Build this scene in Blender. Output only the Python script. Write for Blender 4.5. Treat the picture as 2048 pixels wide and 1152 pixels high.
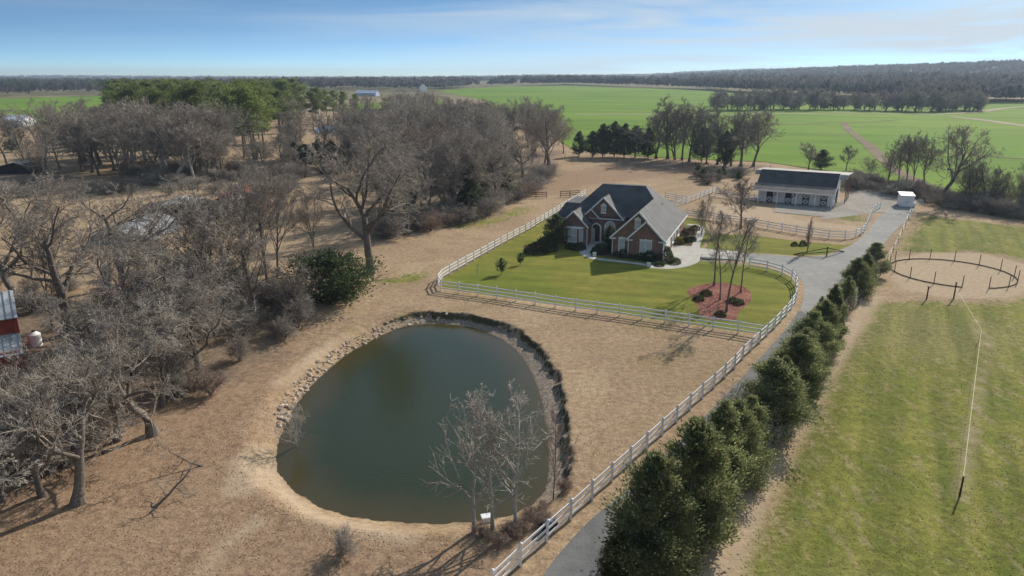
import bpy, bmesh, math, random
import numpy as np
from mathutils import Vector, Matrix

for o in list(bpy.data.objects):
    bpy.data.objects.remove(o)
scene = bpy.context.scene
COL = scene.collection
R = math.radians

# ------------------------------------------------------------------ camera
CAM_H, FPX = 24.0, 1420.0
PITCH = math.atan((576 - 150) / FPX)
cam = bpy.data.cameras.new('camera')
cam_o = bpy.data.objects.new('camera', cam)
COL.objects.link(cam_o)
cam_o.location = (0, 0, CAM_H)
cam_o.rotation_euler = (math.pi / 2 - PITCH, 0, 0)
cam.sensor_width = 36.0
cam.lens = FPX / 2048 * 36.0
cam.clip_start = 0.5
cam.clip_end = 30000
scene.camera = cam_o

# ------------------------------------------------------------------ sky, sun, exposure
SUN_AZ, SUN_EL = 39.5, 30.5          # azimuth from +Y towards +X, elevation, degrees
world = bpy.data.worlds.new('World')
scene.world = world
world.use_nodes = True
wt = world.node_tree
wt.nodes.clear()
def wn(t, **k):
    n = wt.nodes.new(t)
    for a, b in k.items():
        setattr(n, a, b)
    return n
w_out = wn('ShaderNodeOutputWorld')
w_bg = wn('ShaderNodeBackground')
w_bg.inputs['Strength'].default_value = 0.118
w_sky = wn('ShaderNodeTexSky', sky_type='NISHITA', sun_disc=False)
w_sky.sun_elevation = R(SUN_EL)
w_sky.sun_rotation = R(SUN_AZ)
w_sky.altitude = 250
w_sky.air_density = 1.0
w_sky.dust_density = 0.25
w_sky.ozone_density = 1.6
w_tc = wn('ShaderNodeTexCoord')
w_map = wn('ShaderNodeMapping', vector_type='POINT')     # the clear dry air: deep blue already low over the horizon
w_map.inputs['Scale'].default_value = (1, 1, 7.0)
w_nrm = wn('ShaderNodeVectorMath', operation='NORMALIZE')
wt.links.new(w_tc.outputs['Generated'], w_map.inputs['Vector'])
wt.links.new(w_map.outputs['Vector'], w_nrm.inputs[0])
wt.links.new(w_nrm.outputs['Vector'], w_sky.inputs['Vector'])
# thin streaks of cirrus
w_cm = wn('ShaderNodeMapping', vector_type='POINT')
w_cm.inputs['Rotation'].default_value = (0, R(-3.5), R(20))
w_cm.inputs['Scale'].default_value = (1.5, 1.5, 21)
wt.links.new(w_tc.outputs['Generated'], w_cm.inputs['Vector'])
w_n1 = wn('ShaderNodeTexNoise')
w_n1.inputs['Scale'].default_value = 1.7
w_n1.inputs['Detail'].default_value = 7
w_n1.inputs['Roughness'].default_value = 0.55
w_n1.inputs['Distortion'].default_value = 0.6
wt.links.new(w_cm.outputs['Vector'], w_n1.inputs['Vector'])
w_rp = wn('ShaderNodeMapRange')
w_rp.inputs['From Min'].default_value = 0.34
w_rp.inputs['From Max'].default_value = 0.66
w_rp.inputs['To Max'].default_value = 0.9
wt.links.new(w_n1.outputs['Fac'], w_rp.inputs['Value'])
# the veil is thicker on the side of the sun
w_sx = wn('ShaderNodeSeparateXYZ')
wt.links.new(w_tc.outputs['Generated'], w_sx.inputs['Vector'])
w_side = wn('ShaderNodeMapRange')
w_side.inputs['From Min'].default_value = -0.35
w_side.inputs['From Max'].default_value = 0.5
w_side.inputs['To Min'].default_value = 0.12
w_side.inputs['To Max'].default_value = 1.7
wt.links.new(w_sx.outputs['X'], w_side.inputs['Value'])
w_mul = wn('ShaderNodeMath', operation='MULTIPLY', use_clamp=True)
wt.links.new(w_rp.outputs['Result'], w_mul.inputs[0])
wt.links.new(w_side.outputs['Result'], w_mul.inputs[1])
w_mix = wn('ShaderNodeMixRGB')
w_mix.inputs['Color2'].default_value = (4.0, 4.6, 5.1, 1)
wt.links.new(w_mul.outputs['Value'], w_mix.inputs['Fac'])
w_tint = wn('ShaderNodeMixRGB', blend_type='MULTIPLY')
w_tint.inputs['Fac'].default_value = 1.0
w_tint.inputs['Color2'].default_value = (0.68, 0.95, 1.0, 1)
wt.links.new(w_sky.outputs['Color'], w_tint.inputs['Color1'])
wt.links.new(w_tint.outputs['Color'], w_mix.inputs['Color1'])
wt.links.new(w_mix.outputs['Color'], w_bg.inputs['Color'])
wt.links.new(w_bg.outputs['Background'], w_out.inputs['Surface'])

sun = bpy.data.lights.new('sun', 'SUN')
sun.energy = 4.6
sun.angle = R(0.55)
sun.color = (1.0, 0.92, 0.80)
sun_o = bpy.data.objects.new('sun', sun)
COL.objects.link(sun_o)
sdir = Vector((math.sin(R(SUN_AZ)) * math.cos(R(SUN_EL)), math.cos(R(SUN_AZ)) * math.cos(R(SUN_EL)), math.sin(R(SUN_EL))))
sun_o.rotation_euler = sdir.to_track_quat('Z', 'Y').to_euler()
sun_o.location = (0, 0, 200)

scene.view_settings.view_transform = 'Standard'
scene.view_settings.look = 'None'
scene.view_settings.exposure = 0.38
scene.view_settings.gamma = 1.0
scene.cycles.max_bounces = 6
scene.cycles.diffuse_bounces = 2
scene.cycles.glossy_bounces = 2
scene.cycles.volume_bounces = 0
scene.cycles.use_denoising = True

# ------------------------------------------------------------------ terrain
def S(t):
    t = np.clip(t, 0.0, 1.0)
    return t * t * (3 - 2 * t)

WATER_Z = -0.9
def flat(u, v, z=0.0):
    """where the line of sight through a photo point meets height z: used to survey the place"""
    dx, dz = (u - 1024) / FPX, -(v - 576) / FPX
    c, s = math.cos(PITCH), math.sin(PITCH)
    y, zz = c + dz * s, -s + dz * c
    t = (z - CAM_H) / zz
    return (dx * t, y * t)

POND_PX = [(870,648),(835,649),(800,655),(755,675),(700,705),(655,740),(625,770),(602,800),(583,832),(566,870),(557,905),(560,935),
           (575,962),(602,987),(640,1010),(690,1028),(750,1038),(820,1044),(880,1045),(940,1042),(1000,1034),(1050,1016),(1085,990),
           (1096,950),(1096,905),(1092,860),(1086,820),(1076,780),(1062,745),(1044,715),(1020,690),(990,672),(950,657),(910,650)]
POND = np.array([flat(u, v, WATER_Z) for u, v in POND_PX])
def smooth_closed(P, it=2):
    for _ in range(it):
        Q = np.roll(P, -1, 0)
        P = np.stack([0.75 * P + 0.25 * Q, 0.25 * P + 0.75 * Q], 1).reshape(-1, 2)
    return P
POND = smooth_closed(POND, 2)

def sdf(px, py, poly):
    """signed distance to a polygon, negative inside"""
    poly = np.asarray(poly, float)
    x = np.asarray(px, float); y = np.asarray(py, float)
    d = np.full(x.shape, 1e18); ins = np.zeros(x.shape, bool)
    n = len(poly)
    for i in range(n):
        ax_, ay_ = poly[i]; bx_, by_ = poly[(i + 1) % n]
        ex, ey = bx_ - ax_, by_ - ay_
        wx, wy = x - ax_, y - ay_
        t = np.clip((wx * ex + wy * ey) / (ex * ex + ey * ey + 1e-12), 0, 1)
        d = np.minimum(d, (wx - ex * t) ** 2 + (wy - ey * t) ** 2)
        if abs(by_ - ay_) > 1e-9:
            c = ((ay_ > y) != (by_ > y)) & (x < (bx_ - ax_) * (y - ay_) / (by_ - ay_) + ax_)
            ins ^= c
    d = np.sqrt(d)
    return np.where(ins, -d, d)

PCX, PCY = POND.mean(0)
def wob(x, y):
    return (np.sin(x * 1.7 + 0.6 * np.sin(y * 1.1)) * 0.5 + np.sin(y * 2.3 + x * 0.9) * 0.3 + np.sin(x * 4.1 - y * 3.3) * 0.22)
def tz(x, y, full=True):
    x = np.asarray(x, float); y = np.asarray(y, float)
    z = 8.5 * S((y - 430) / 520.) * (.25 + .75 * S((x + 420) / 260.)) * (1 - 0.35 * np.exp(-((x + 150) / 130.) ** 2))
    z = z + 34. * S((y - 900) / 900.) * S((x - 60 - 0.12 * y) / 1000.)
    z = z + 2.2 * np.sin(x / 170. + 1) * np.sin(y / 190.) * S((y - 330) / 300.)
    z = z + 4 * S((y - 2500) / 2500.) * (1 + np.sin(x / 700.))
    far = np.maximum(np.abs(x), y)
    z = z - 0.13 * S((np.hypot(x - 14, y - 84) - 40) / 30.) * (1 + np.sin(x * .23) * np.sin(y * .19)) * .5
    if full:
        near = (np.abs(x - PCX) < 26) & (np.abs(y - PCY) < 26)
        if np.any(near):
            xs, ys = x[near], y[near]
            d = sdf(xs, ys, POND)
            ang = np.arctan2(ys - PCY, xs - PCX)
            lip = S((np.cos(ang - 0.42) - 0.05) / 0.25)               # undercut bank to the north and east
            inside = WATER_Z - np.minimum(1.5, 0.32 * np.maximum(-d, 0))
            soft = WATER_Z + (0.9) * S(d / 2.6) ** 0.9 + 0.02 * wob(xs * 2, ys * 2)
            dl = 1.2 + 0.22 * wob(xs * .6, ys * .7) + 0.2 * np.sin(ang * 3) + .16 * wob(xs * 2.3 + 3, ys * 1.9) + .08 * wob(xs * 6, ys * 5)
            beach = WATER_Z + 0.30 * np.clip(d / 1.2, 0, 1.4) + 0.03 * wob(xs * 3, ys * 3)
            bank = beach + (0.0 - beach) * S((d - dl) / (0.3 + .55 * S(.5 + .6 * wob(xs * .8 + 5, ys * .6))))
            out = soft * (1 - lip) + bank * lip
            z = z.copy()
            z[near] = z[near] + np.where(d < 0, inside, out)
    return z

def g(u, v):
    """survey point on the terrain seen through the photo point"""
    x, y = flat(u, max(v, 150.5))
    dx, dy, dz = x, y, -CAM_H
    if y < 300:
        return (x, y)
    lo, hi = 250.0 / y, 1.0
    f = lambda t: CAM_H + dz * t - float(tz(np.array([dx * t]), np.array([dy * t]), False)[0])
    prev = lo
    for i in range(1, 161):
        t = lo + (hi - lo) * i / 160
        if f(t) < 0:
            a, b = prev, t
            for _ in range(24):
                m = (a + b) / 2
                if f(m) < 0: b = m
                else: a = m
            return (dx * b, dy * b)
        prev = t
    return (x, y)
def gz(x, y, full=True):
    return float(tz(np.array([float(x)]), np.array([float(y)]), full)[0])
def top_height(x, y, v):
    """height above the ground of a thing at x, y whose top shows at photo row v"""
    dzc = -(v - 576) / FPX
    c, s = math.cos(PITCH), math.sin(PITCH)
    yy, zz = c + dzc * s, -s + dzc * c
    return CAM_H + zz / yy * y - gz(x, y)

# ------------------------------------------------------------------ materials
def mat(name):
    m = bpy.data.materials.new(name)
    m.use_nodes = True
    nt = m.node_tree
    nt.nodes.clear()
    return m, nt
class N:
    """small node builder"""
    def __init__(s, nt):
        s.nt = nt
    def n(s, t, ins=None, **k):
        nd = s.nt.nodes.new(t)
        for a, b in k.items():
            setattr(nd, a, b)
        if ins:
            for a, b in ins.items():
                if hasattr(b, 'is_linked') or isinstance(b, bpy.types.NodeSocket):
                    s.nt.links.new(b, nd.inputs[a])
                else:
                    nd.inputs[a].default_value = b
        return nd
    def noise(s, vec, scale, detail=4, rough=0.55, dist=0.0):
        return s.n('ShaderNodeTexNoise', {'Vector': vec, 'Scale': scale, 'Detail': detail, 'Roughness': rough, 'Distortion': dist}).outputs['Fac']
    def rng(s, val, a, b, c=0.0, d=1.0):
        return s.n('ShaderNodeMapRange', {'Value': val, 'From Min': a, 'From Max': b, 'To Min': c, 'To Max': d}, interpolation_type='SMOOTHSTEP').outputs['Result']
    def math(s, op, a, b=0.0):
        return s.n('ShaderNodeMath', {0: a, 1: b}, operation=op).outputs[0]
    def mix(s, f, a, b):
        return s.n('ShaderNodeMixRGB', {'Fac': f, 'Color1': a, 'Color2': b}).outputs['Color']
    def mul(s, f, a, b):
        return s.n('ShaderNodeMixRGB', {'Fac': f, 'Color1': a, 'Color2': b}, blend_type='MULTIPLY').outputs['Color']
    def bump(s, h, strength, dist):
        return s.n('ShaderNodeBump', {'Height': h, 'Strength': strength, 'Distance': dist}).outputs['Normal']
    def out(s, col, rough=0.9, normal=None, spec=0.2, metal=0.0, **k):
        b = s.n('ShaderNodeBsdfPrincipled', {'Base Color': col, 'Roughness': rough, 'Specular IOR Level': spec, 'Metallic': metal})
        if normal is not None:
            s.nt.links.new(normal, b.inputs['Normal'])
        o = s.nt.nodes.new('ShaderNodeOutputMaterial')
        s.nt.links.new(b.outputs[0], o.inputs['Surface'])
        return b
def C(r, gg, b): return (r, gg, b, 1.0)

def simple(name, c1, c2, scale=3.0, rough=0.85, bump=0.0, spec=0.2, metal=0.0, space='obj', rnd=0.0, detail=4):
    m, nt = mat(name); b = N(nt)
    if space == 'obj': vec = b.n('ShaderNodeTexCoord').outputs['Object']
    else: vec = b.n('ShaderNodeNewGeometry').outputs['Position']
    f = b.noise(vec, scale, detail)
    f2 = b.rng(f, 0.3, 0.7)
    col = b.mix(f2, C(*c1), C(*c2))
    if rnd:
        r_ = b.n('ShaderNodeObjectInfo').outputs['Random']
        v = b.math('MULTIPLY_ADD', r_, 2 * rnd); v.node.inputs[2].default_value = 1 - rnd
        hs = b.n('ShaderNodeHueSaturation', {'Value': v, 'Color': col}); col = hs.outputs['Color']
    nm = b.bump(f, 0.5, bump) if bump else None
    b.out(col, rough, nm, spec, metal)
    return m
M = {}
M['white'] = simple('white_vinyl', (.74, .74, .74), (.82, .82, .81), 2.0, .45, 0, .4, rnd=.04)
M['white_old'] = simple('weathered_white_board', (.42, .41, .40), (.62, .61, .59), 2.0, .7, 0, .3, rnd=.1)
M['trim'] = simple('white_trim', (.70, .70, .69), (.80, .80, .79), 1.0, .5, 0, .3)
M['siding'] = simple('white_siding', (.76, .76, .75), (.84, .84, .82), .7, .6, 0, .3)
M['glass'] = simple('window_glass', (.02, .03, .04), (.04, .05, .06), 1.0, .08, 0, .6)
M['blind'] = simple('window_with_blind', (.42, .45, .47), (.55, .57, .58), 3.0, .25, 0, .5)
M['door'] = simple('dark_door', (.06, .03, .025), (.09, .045, .035), 2, .4)
M['dark'] = simple('black_paint', (.012, .013, .014), (.03, .03, .03), 3, .5)
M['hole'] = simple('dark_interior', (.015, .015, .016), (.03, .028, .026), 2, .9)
M['oldwood'] = simple('weathered_brown_wood', (.10, .055, .035), (.19, .11, .07), 4, .85, .01, rnd=.15)
M['freshwood'] = simple('fresh_plank', (.42, .27, .13), (.55, .38, .2), 4, .75, .01, rnd=.12)
M['postwood'] = simple('dark_post_wood', (.035, .027, .022), (.08, .06, .045), 6, .9, .01, rnd=.2)
M['wire'] = simple('galvanised_wire', (.3, .3, .3), (.4, .4, .4), 4, .4, 0, .5, .6)
M['tape'] = simple('pale_fence_tape', (.62, .56, .36), (.72, .66, .45), 3, .6)
M['metal'] = simple('galvanised_roof', (.30, .32, .34), (.42, .43, .44), .8, .62, 0, .4, .15)
M['hoop_metal'] = simple('dull_grey_sheet', (.17, .18, .20), (.25, .26, .28), .8, .75, 0, .25)
M['metal_blue'] = simple('pale_blue_sheet', (.30, .36, .48), (.4, .45, .55), .6, .5, 0, .4)
M['red'] = simple('red_barn_paint', (.20, .04, .03), (.30, .06, .045), 1.5, .75)
M['barnroof'] = simple('grey_metal_roofing', (.24, .23, .21), (.32, .31, .285), .5, .7, 0, .25)
M['rock'] = simple('field_stone', (.30, .225, .17), (.50, .41, .325), 2.2, .9, .03, rnd=.35)
M['concrete'] = simple('concrete', (.35, .33, .30), (.43, .41, .37), .8, .85, .004, space='w')
M['concrete_path'] = simple('concrete_walk', (.36, .36, .36), (.46, .46, .45), .8, .85, .004, space='w')
M['plastic'] = simple('white_plastic', (.7, .7, .7), (.78, .78, .78), 2, .4, 0, .4)
M['blue'] = simple('navy_plastic', (.015, .02, .05), (.03, .04, .08), 2, .4, 0, .4)

def shingle(name, c1, c2):
    m, nt = mat(name); b = N(nt)
    vec = b.n('ShaderNodeTexCoord').outputs['Object']
    f = b.noise(vec, 9, 3); f3 = b.noise(vec, .6, 3)
    col = b.mix(b.rng(f, .3, .7), C(*c1), C(*c2))
    col = b.mul(.85, col, b.mix(b.rng(f3, .3, .7), C(.7, .7, .7), C(1.2, 1.2, 1.18)))
    w = b.n('ShaderNodeTexWave', {'Vector': vec, 'Scale': 1.1, 'Distortion': .6}, wave_type='BANDS', bands_direction='Z').outputs['Fac']
    b.out(col, .8, b.bump(w, .35, .02), .3)
    return m
M['shingle'] = shingle('charcoal_shingle', (.055, .059, .068), (.10, .102, .108))
M['shingle_barn'] = shingle('shaded_dark_shingle', (.04, .042, .048), (.07, .072, .078))  # upper stable roof slope, its shade worked into a darker colour
M['shingle_porch'] = shingle('sunlit_grey_shingle', (.13, .12, .11), (.19, .175, .16))  # low sun painted into the stable porch; plain grey on other roofs

def brick_mat():
    m, nt = mat('red_brown_brick'); b = N(nt)
    tc = b.n('ShaderNodeTexCoord').outputs['Object']
    sx = b.n('ShaderNodeSeparateXYZ', {'Vector': tc})
    hv = b.math('ADD', sx.outputs['X'], sx.outputs['Y'])
    v = b.n('ShaderNodeCombineXYZ', {'X': hv, 'Y': sx.outputs['Z'], 'Z': 0.0}).outputs[0]
    br = b.n('ShaderNodeTexBrick', {'Vector': v, 'Color1': C(.17, .062, .045), 'Color2': C(.24, .10, .075), 'Mortar': C(.36, .31, .27),
                                     'Scale': 1.0, 'Mortar Size': .01, 'Brick Width': .23, 'Row Height': .077})
    f = b.noise(tc, .8, 4)
    col = b.mul(.6, br.outputs['Color'], b.mix(b.rng(f, .3, .7), C(.7, .7, .7), C(1.1, 1.08, 1.05)))
    b.out(col, .9, b.bump(br.outputs['Fac'], .3, -.01), .2)
    return m
M['brick'] = brick_mat()

def bark(name, c1, c2, scale=5, rnd=.12):
    return simple(name, c1, c2, scale, .95, .02, .05, rnd=rnd)
M['bark'] = bark('grey_brown_bark', (.10, .083, .07), (.20, .17, .145))
M['bark_pale'] = bark('pale_grey_bark', (.28, .255, .22), (.46, .425, .375))
M['bark_pine'] = bark('pine_bark', (.09, .062, .048), (.15, .105, .08))
M['twig'] = bark('grey_twigs', (.205, .175, .148), (.375, .328, .28), .35)
M['twig_pale'] = bark('pale_twigs', (.30, .265, .222), (.48, .43, .365), .5)
M['twig_far'] = bark('hedgerow_twigs', (.25, .215, .185), (.38, .335, .29), .3)
M['twig_red'] = bark('reddish_brush_twigs', (.24, .17, .135), (.36, .28, .225), .5)

def leaf(name, c1, c2, c3, scale=1.2, rnd=.22):
    m, nt = mat(name); b = N(nt)
    tc = b.n('ShaderNodeTexCoord').outputs['Object']
    f = b.rng(b.noise(tc, scale, 4, .65), .32, .68)
    col = b.mix(f, C(*c1), C(*c2))
    at = b.n('ShaderNodeAttribute', attribute_name='tint').outputs['Fac']
    col = b.mix(b.rng(at, .55, 1.0), col, C(*c3))
    r_ = b.n('ShaderNodeObjectInfo').outputs['Random']
    v = b.math('MULTIPLY_ADD', r_, 2 * rnd); v.node.inputs[2].default_value = 1 - rnd
    col = b.n('ShaderNodeHueSaturation', {'Value': v, 'Color': col}).outputs['Color']
    d = b.n('ShaderNodeBsdfPrincipled', {'Base Color': col, 'Roughness': .65, 'Specular IOR Level': .25})
    t = b.n('ShaderNodeBsdfTranslucent', {'Color': col})
    mx = b.n('ShaderNodeMixShader', {'Fac': .44, 1: d.outputs[0], 2: t.outputs[0]})
    o = nt.nodes.new('ShaderNodeOutputMaterial')
    nt.links.new(mx.outputs[0], o.inputs['Surface'])
    return m
M['pine'] = leaf('pine_needles', (.095, .14, .036), (.185, .225, .06), (.25, .27, .09), .5)
M['cedar'] = leaf('cedar_foliage', (.12, .15, .058), (.22, .24, .10), (.38, .375, .20), .9)
M['cedar_dark'] = leaf('dark_cedar_foliage', (.05, .07, .034), (.09, .11, .05), (.135, .155, .075), .6)
M['holly'] = leaf('dark_glossy_leaves', (.035, .058, .026), (.065, .095, .04), (.12, .15, .065), 1.4)
M['yellow_shrub'] = leaf('yellow_green_leaves', (.20, .19, .03), (.34, .30, .06), (.42, .38, .10), 2)
M['gold_cedar'] = leaf('golden_green_foliage', (.09, .085, .02), (.17, .15, .035), (.24, .21, .06), 1)
M['red_shrub'] = leaf('brownish_leaves', (.06, .052, .03), (.10, .08, .045), (.15, .12, .075), 2)
M['straw'] = leaf('dry_straw_blades', (.26, .18, .105), (.36, .26, .155), (.46, .36, .23), .15)
M['pasture'] = leaf('pasture_blades', (.13, .155, .034), (.20, .20, .055), (.27, .245, .09), .12)
M['chips'] = leaf('red_mulch_chips', (.20, .075, .06), (.32, .14, .11), (.40, .25, .20), .6)
M['litter'] = leaf('fallen_brown_leaves', (.19, .115, .078), (.29, .18, .125), (.42, .30, .22), .12)
M['forest'] = leaf('far_bare_woods', (.055, .052, .054), (.09, .082, .08), (.115, .105, .098), .01)
M['forest_pine'] = leaf('far_pines', (.03, .045, .022), (.05, .07, .03), (.075, .095, .04), .01)

def field_mat(name, c1, c2, c3, sc=.02, fine=1.5, row=0.0):
    m, nt = mat(name); b = N(nt)
    pos = b.n('ShaderNodeNewGeometry').outputs['Position']
    big = b.rng(b.noise(pos, sc, 5, .6, .5), .3, .7)
    mid = b.rng(b.noise(pos, sc * 9, 4, .6), .35, .7)
    fin = b.noise(pos, fine, 4, .7)
    col = b.mix(big, C(*c1), C(*c2))
    col = b.mix(b.math('MULTIPLY', mid, .55), col, C(*c3))
    col = b.mul(.55, col, b.mix(fin, C(.55, .55, .5), C(1.4, 1.4, 1.4)))
    if row:
        rv = b.n('ShaderNodeMapping', {'Vector': pos, 'Rotation': (0, 0, R(-17)), 'Scale': (9, 1, 1)}, vector_type='TEXTURE').outputs[0]
        wv = b.n('ShaderNodeTexNoise', {'Vector': rv, 'Scale': row, 'Detail': 3.0}).outputs['Fac']
        col = b.mul(.6, col, b.mix(b.rng(wv, .38, .62), C(.78, .8, .72), C(1.16, 1.14, 1.1)))
    b.out(col, .95, b.bump(fin, .6, .06), .05)
    return m
M['field'] = field_mat('winter_wheat', (.10, .205, .014), (.165, .255, .024), (.145, .19, .04), .006, .5, row=.05)
M['lawn'] = field_mat('lawn_grass', (.135, .16, .026), (.225, .20, .045), (.105, .135, .026), .07, 2.6, row=.55)
M['dirt_road'] = field_mat('pale_dirt', (.34, .27, .19), (.40, .33, .24), (.3, .25, .18), .05, 2)
M['ditch'] = field_mat('ditch_earth', (.18, .13, .09), (.26, .20, .14), (.11, .10, .06), .06, 1)
M['gravel'] = field_mat('grey_gravel', (.26, .255, .245), (.34, .33, .31), (.22, .215, .205), .12, 5)
M['gravel_yard'] = field_mat('barnyard_gravel', (.27, .245, .22), (.36, .33, .30), (.20, .18, .15), .15, 3)
M['asphalt'] = field_mat('old_asphalt', (.15, .15, .155), (.215, .215, .215), (.115, .115, .118), .12, 6)
M['bed_soil'] = field_mat('brown_bark_bed', (.11, .075, .055), (.17, .12, .09), (.08, .055, .04), .3, 4)
M['mulch'] = field_mat('red_mulch', (.26, .10, .08), (.34, .17, .13), (.17, .09, .06), .3, 4)

def ground_mat():
    m, nt = mat('dry_winter_ground'); b = N(nt)
    pos = b.n('ShaderNodeNewGeometry').outputs['Position']
    at = lambda k: b.n('ShaderNodeAttribute', attribute_name=k).outputs['Fac']
    n_big = b.noise(pos, .035, 5, .6, .4); n_mid = b.noise(pos, .28, 5, .62); n_f = b.noise(pos, 1.9, 5, .7); n_ff = b.noise(pos, 7.0, 3, .7)
    st = b.n('ShaderNodeMapping', {'Vector': pos, 'Scale': (1.0, .35, 1), 'Rotation': (0, 0, R(35))}).outputs[0]
    n_st = b.noise(st, 1.3, 4, .65)
    tan = b.mix(b.rng(n_big, .32, .68), C(.285, .205, .13), C(.37, .27, .175))
    tan = b.mix(b.math('MULTIPLY', b.rng(n_mid, .45, .68), .7), tan, C(.27, .185, .13))
    n_pt = b.noise(pos, .11, 4, .6, .8)
    tan = b.mix(b.math('MULTIPLY', b.rng(n_pt, .52, .66), .5), tan, C(.40, .31, .20))
    tan = b.mix(b.math('MULTIPLY', b.rng(n_pt, .46, .34), .45), tan, C(.235, .18, .085))
    tan = b.mix(b.math('MULTIPLY', b.rng(n_st, .55, .75), .3), tan, C(.22, .20, .09))
    tan = b.mul(.8, tan, b.mix(b.rng(n_f, .25, .75), C(.62, .61, .60), C(1.34, 1.33, 1.3)))
    tan = b.mul(.5, tan, b.mix(b.rng(n_ff, .28, .72), C(.55, .55, .55), C(1.45, 1.45, 1.45)))
    yy = b.n('ShaderNodeSeparateXYZ', {'Vector': pos}).outputs['Y']
    tan = b.mix(b.rng(yy, 420, 900), tan, b.mix(b.rng(n_big, .4, .6), C(.13, .115, .07), C(.17, .155, .08)))
    # pasture
    gr = b.mix(b.rng(n_mid, .3, .7), C(.13, .148, .032), C(.19, .185, .048))
    gr = b.mix(b.math('MULTIPLY', b.rng(n_st, .50, .68), .75), gr, C(.26, .215, .12))
    gr = b.mix(b.math('MULTIPLY', b.rng(n_big, .46, .64), .6), gr, C(.235, .20, .10))
    gr = b.mul(.7, gr, b.mix(b.rng(n_f, .25, .75), C(.55, .55, .55), C(1.45, 1.45, 1.4)))
    gr = b.mul(.5, gr, b.mix(b.rng(n_ff, .28, .72), C(.6, .6, .6), C(1.4, 1.4, 1.4)))
    rv = b.n('ShaderNodeMapping', {'Vector': pos, 'Rotation': (0, 0, R(-28)), 'Scale': (1, 16, 1)}, vector_type='TEXTURE').outputs[0]
    wv = b.noise(rv, .5, 3, .5)
    gr = b.mul(.8, gr, b.mix(b.rng(wv, .36, .64), C(.74, .78, .7), C(1.2, 1.16, 1.12)))
    jit = b.math('ADD', b.math('MULTIPLY', b.math('SUBTRACT', n_mid, .5), 9.0), b.math('MULTIPLY', b.math('SUBTRACT', n_f, .5), 5.0))
    jit2 = b.math('MULTIPLY', jit, .22)
    def mask(k, w, j):
        return b.rng(b.math('ADD', at(k), j), w, -w)
    col = b.mix(mask('sd_green', 1.6, jit), tan, gr)
    # leaf litter of the wood
    lf = b.mix(b.rng(n_f, .3, .7), C(.185, .12, .078), C(.31, .205, .132))
    lf = b.mix(b.math('MULTIPLY', b.rng(n_ff, .5, .7), .6), lf, C(.42, .31, .215))
    lf = b.mix(b.math('MULTIPLY', b.rng(n_mid, .5, .66), .5), lf, C(.33, .235, .15))
    col = b.mix(b.math('MULTIPLY', mask('sd_leaf', 2.2, jit), .85), col, lf)
    dk = b.mix(b.rng(n_f, .3, .7), C(.13, .095, .07), C(.21, .16, .12))
    col = b.mix(b.math('MULTIPLY', mask('sd_brush', 2.5, jit), .75), col, dk)
    # bare earth and paths
    dt = b.mix(b.rng(n_f, .25, .75), C(.34, .25, .165), C(.44, .345, .245))
    col = b.mix(b.math('MULTIPLY', mask('sd_dirt', .7, jit2), .9), col, dt)
    # gravel beach and wet pond bed
    bv = b.n('ShaderNodeTexVoronoi', {'Vector': pos, 'Scale': 6.5})
    bc = b.mix(bv.outputs['Color'], C(.16, .13, .10), C(.37, .31, .25))
    bc = b.mul(.6, bc, b.mix(bv.outputs['Distance'], C(1.3, 1.3, 1.3), C(.35, .35, .35)))
    pd = at('sd_pond')
    lipm = at('lip')
    col = b.mix(b.math('MULTIPLY', b.rng(pd, 1.5, 1.1), lipm), col, bc)
    # the cut face of the bank: darker where the slope is steep
    slope = b.n('ShaderNodeSeparateXYZ', {'Vector': b.n('ShaderNodeNewGeometry').outputs['True Normal']}).outputs['Z']
    cut = b.math('MULTIPLY', b.rng(slope, .82, .6), b.rng(pd, 3.5, 3.0))
    col = b.mix(cut, col, C(.08, .068, .036))
    col = b.mix(b.rng(pd, .25, -.05), col, C(.13, .095, .055))
    hgt = b.math('ADD', b.math('MULTIPLY', n_f, .7), b.math('MULTIPLY', n_ff, .3))
    b.out(col, .95, b.bump(hgt, .8, .12), .05)
    return m
M['ground'] = ground_mat()

def water_mat(name, deep, shal, rough=.05):
    m, nt = mat(name); b = N(nt)
    pos = b.n('ShaderNodeNewGeometry').outputs['Position']
    at = b.n('ShaderNodeAttribute', attribute_name='sd_pond').outputs['Fac']
    nz = b.noise(pos, .25, 3)
    d = b.math('ADD', at, b.math('MULTIPLY', b.math('SUBTRACT', nz, .5), 3.0))
    col = b.mix(b.rng(d, -3.6, .3), C(*deep), C(*shal))
    rp = b.n('ShaderNodeMapping', {'Vector': pos, 'Scale': (1, 1.6, 1), 'Rotation': (0, 0, R(25))}).outputs[0]
    h = b.noise(rp, 3.0, 4, .65)
    b.out(col, rough, b.bump(h, .35, .035), .36)
    return m
M['water'] = water_mat('pond_water', (.025, .033, .013), (.058, .047, .019))
M['water_far'] = water_mat('far_water', (.02, .035, .035), (.02, .035, .035), .03)

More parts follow.
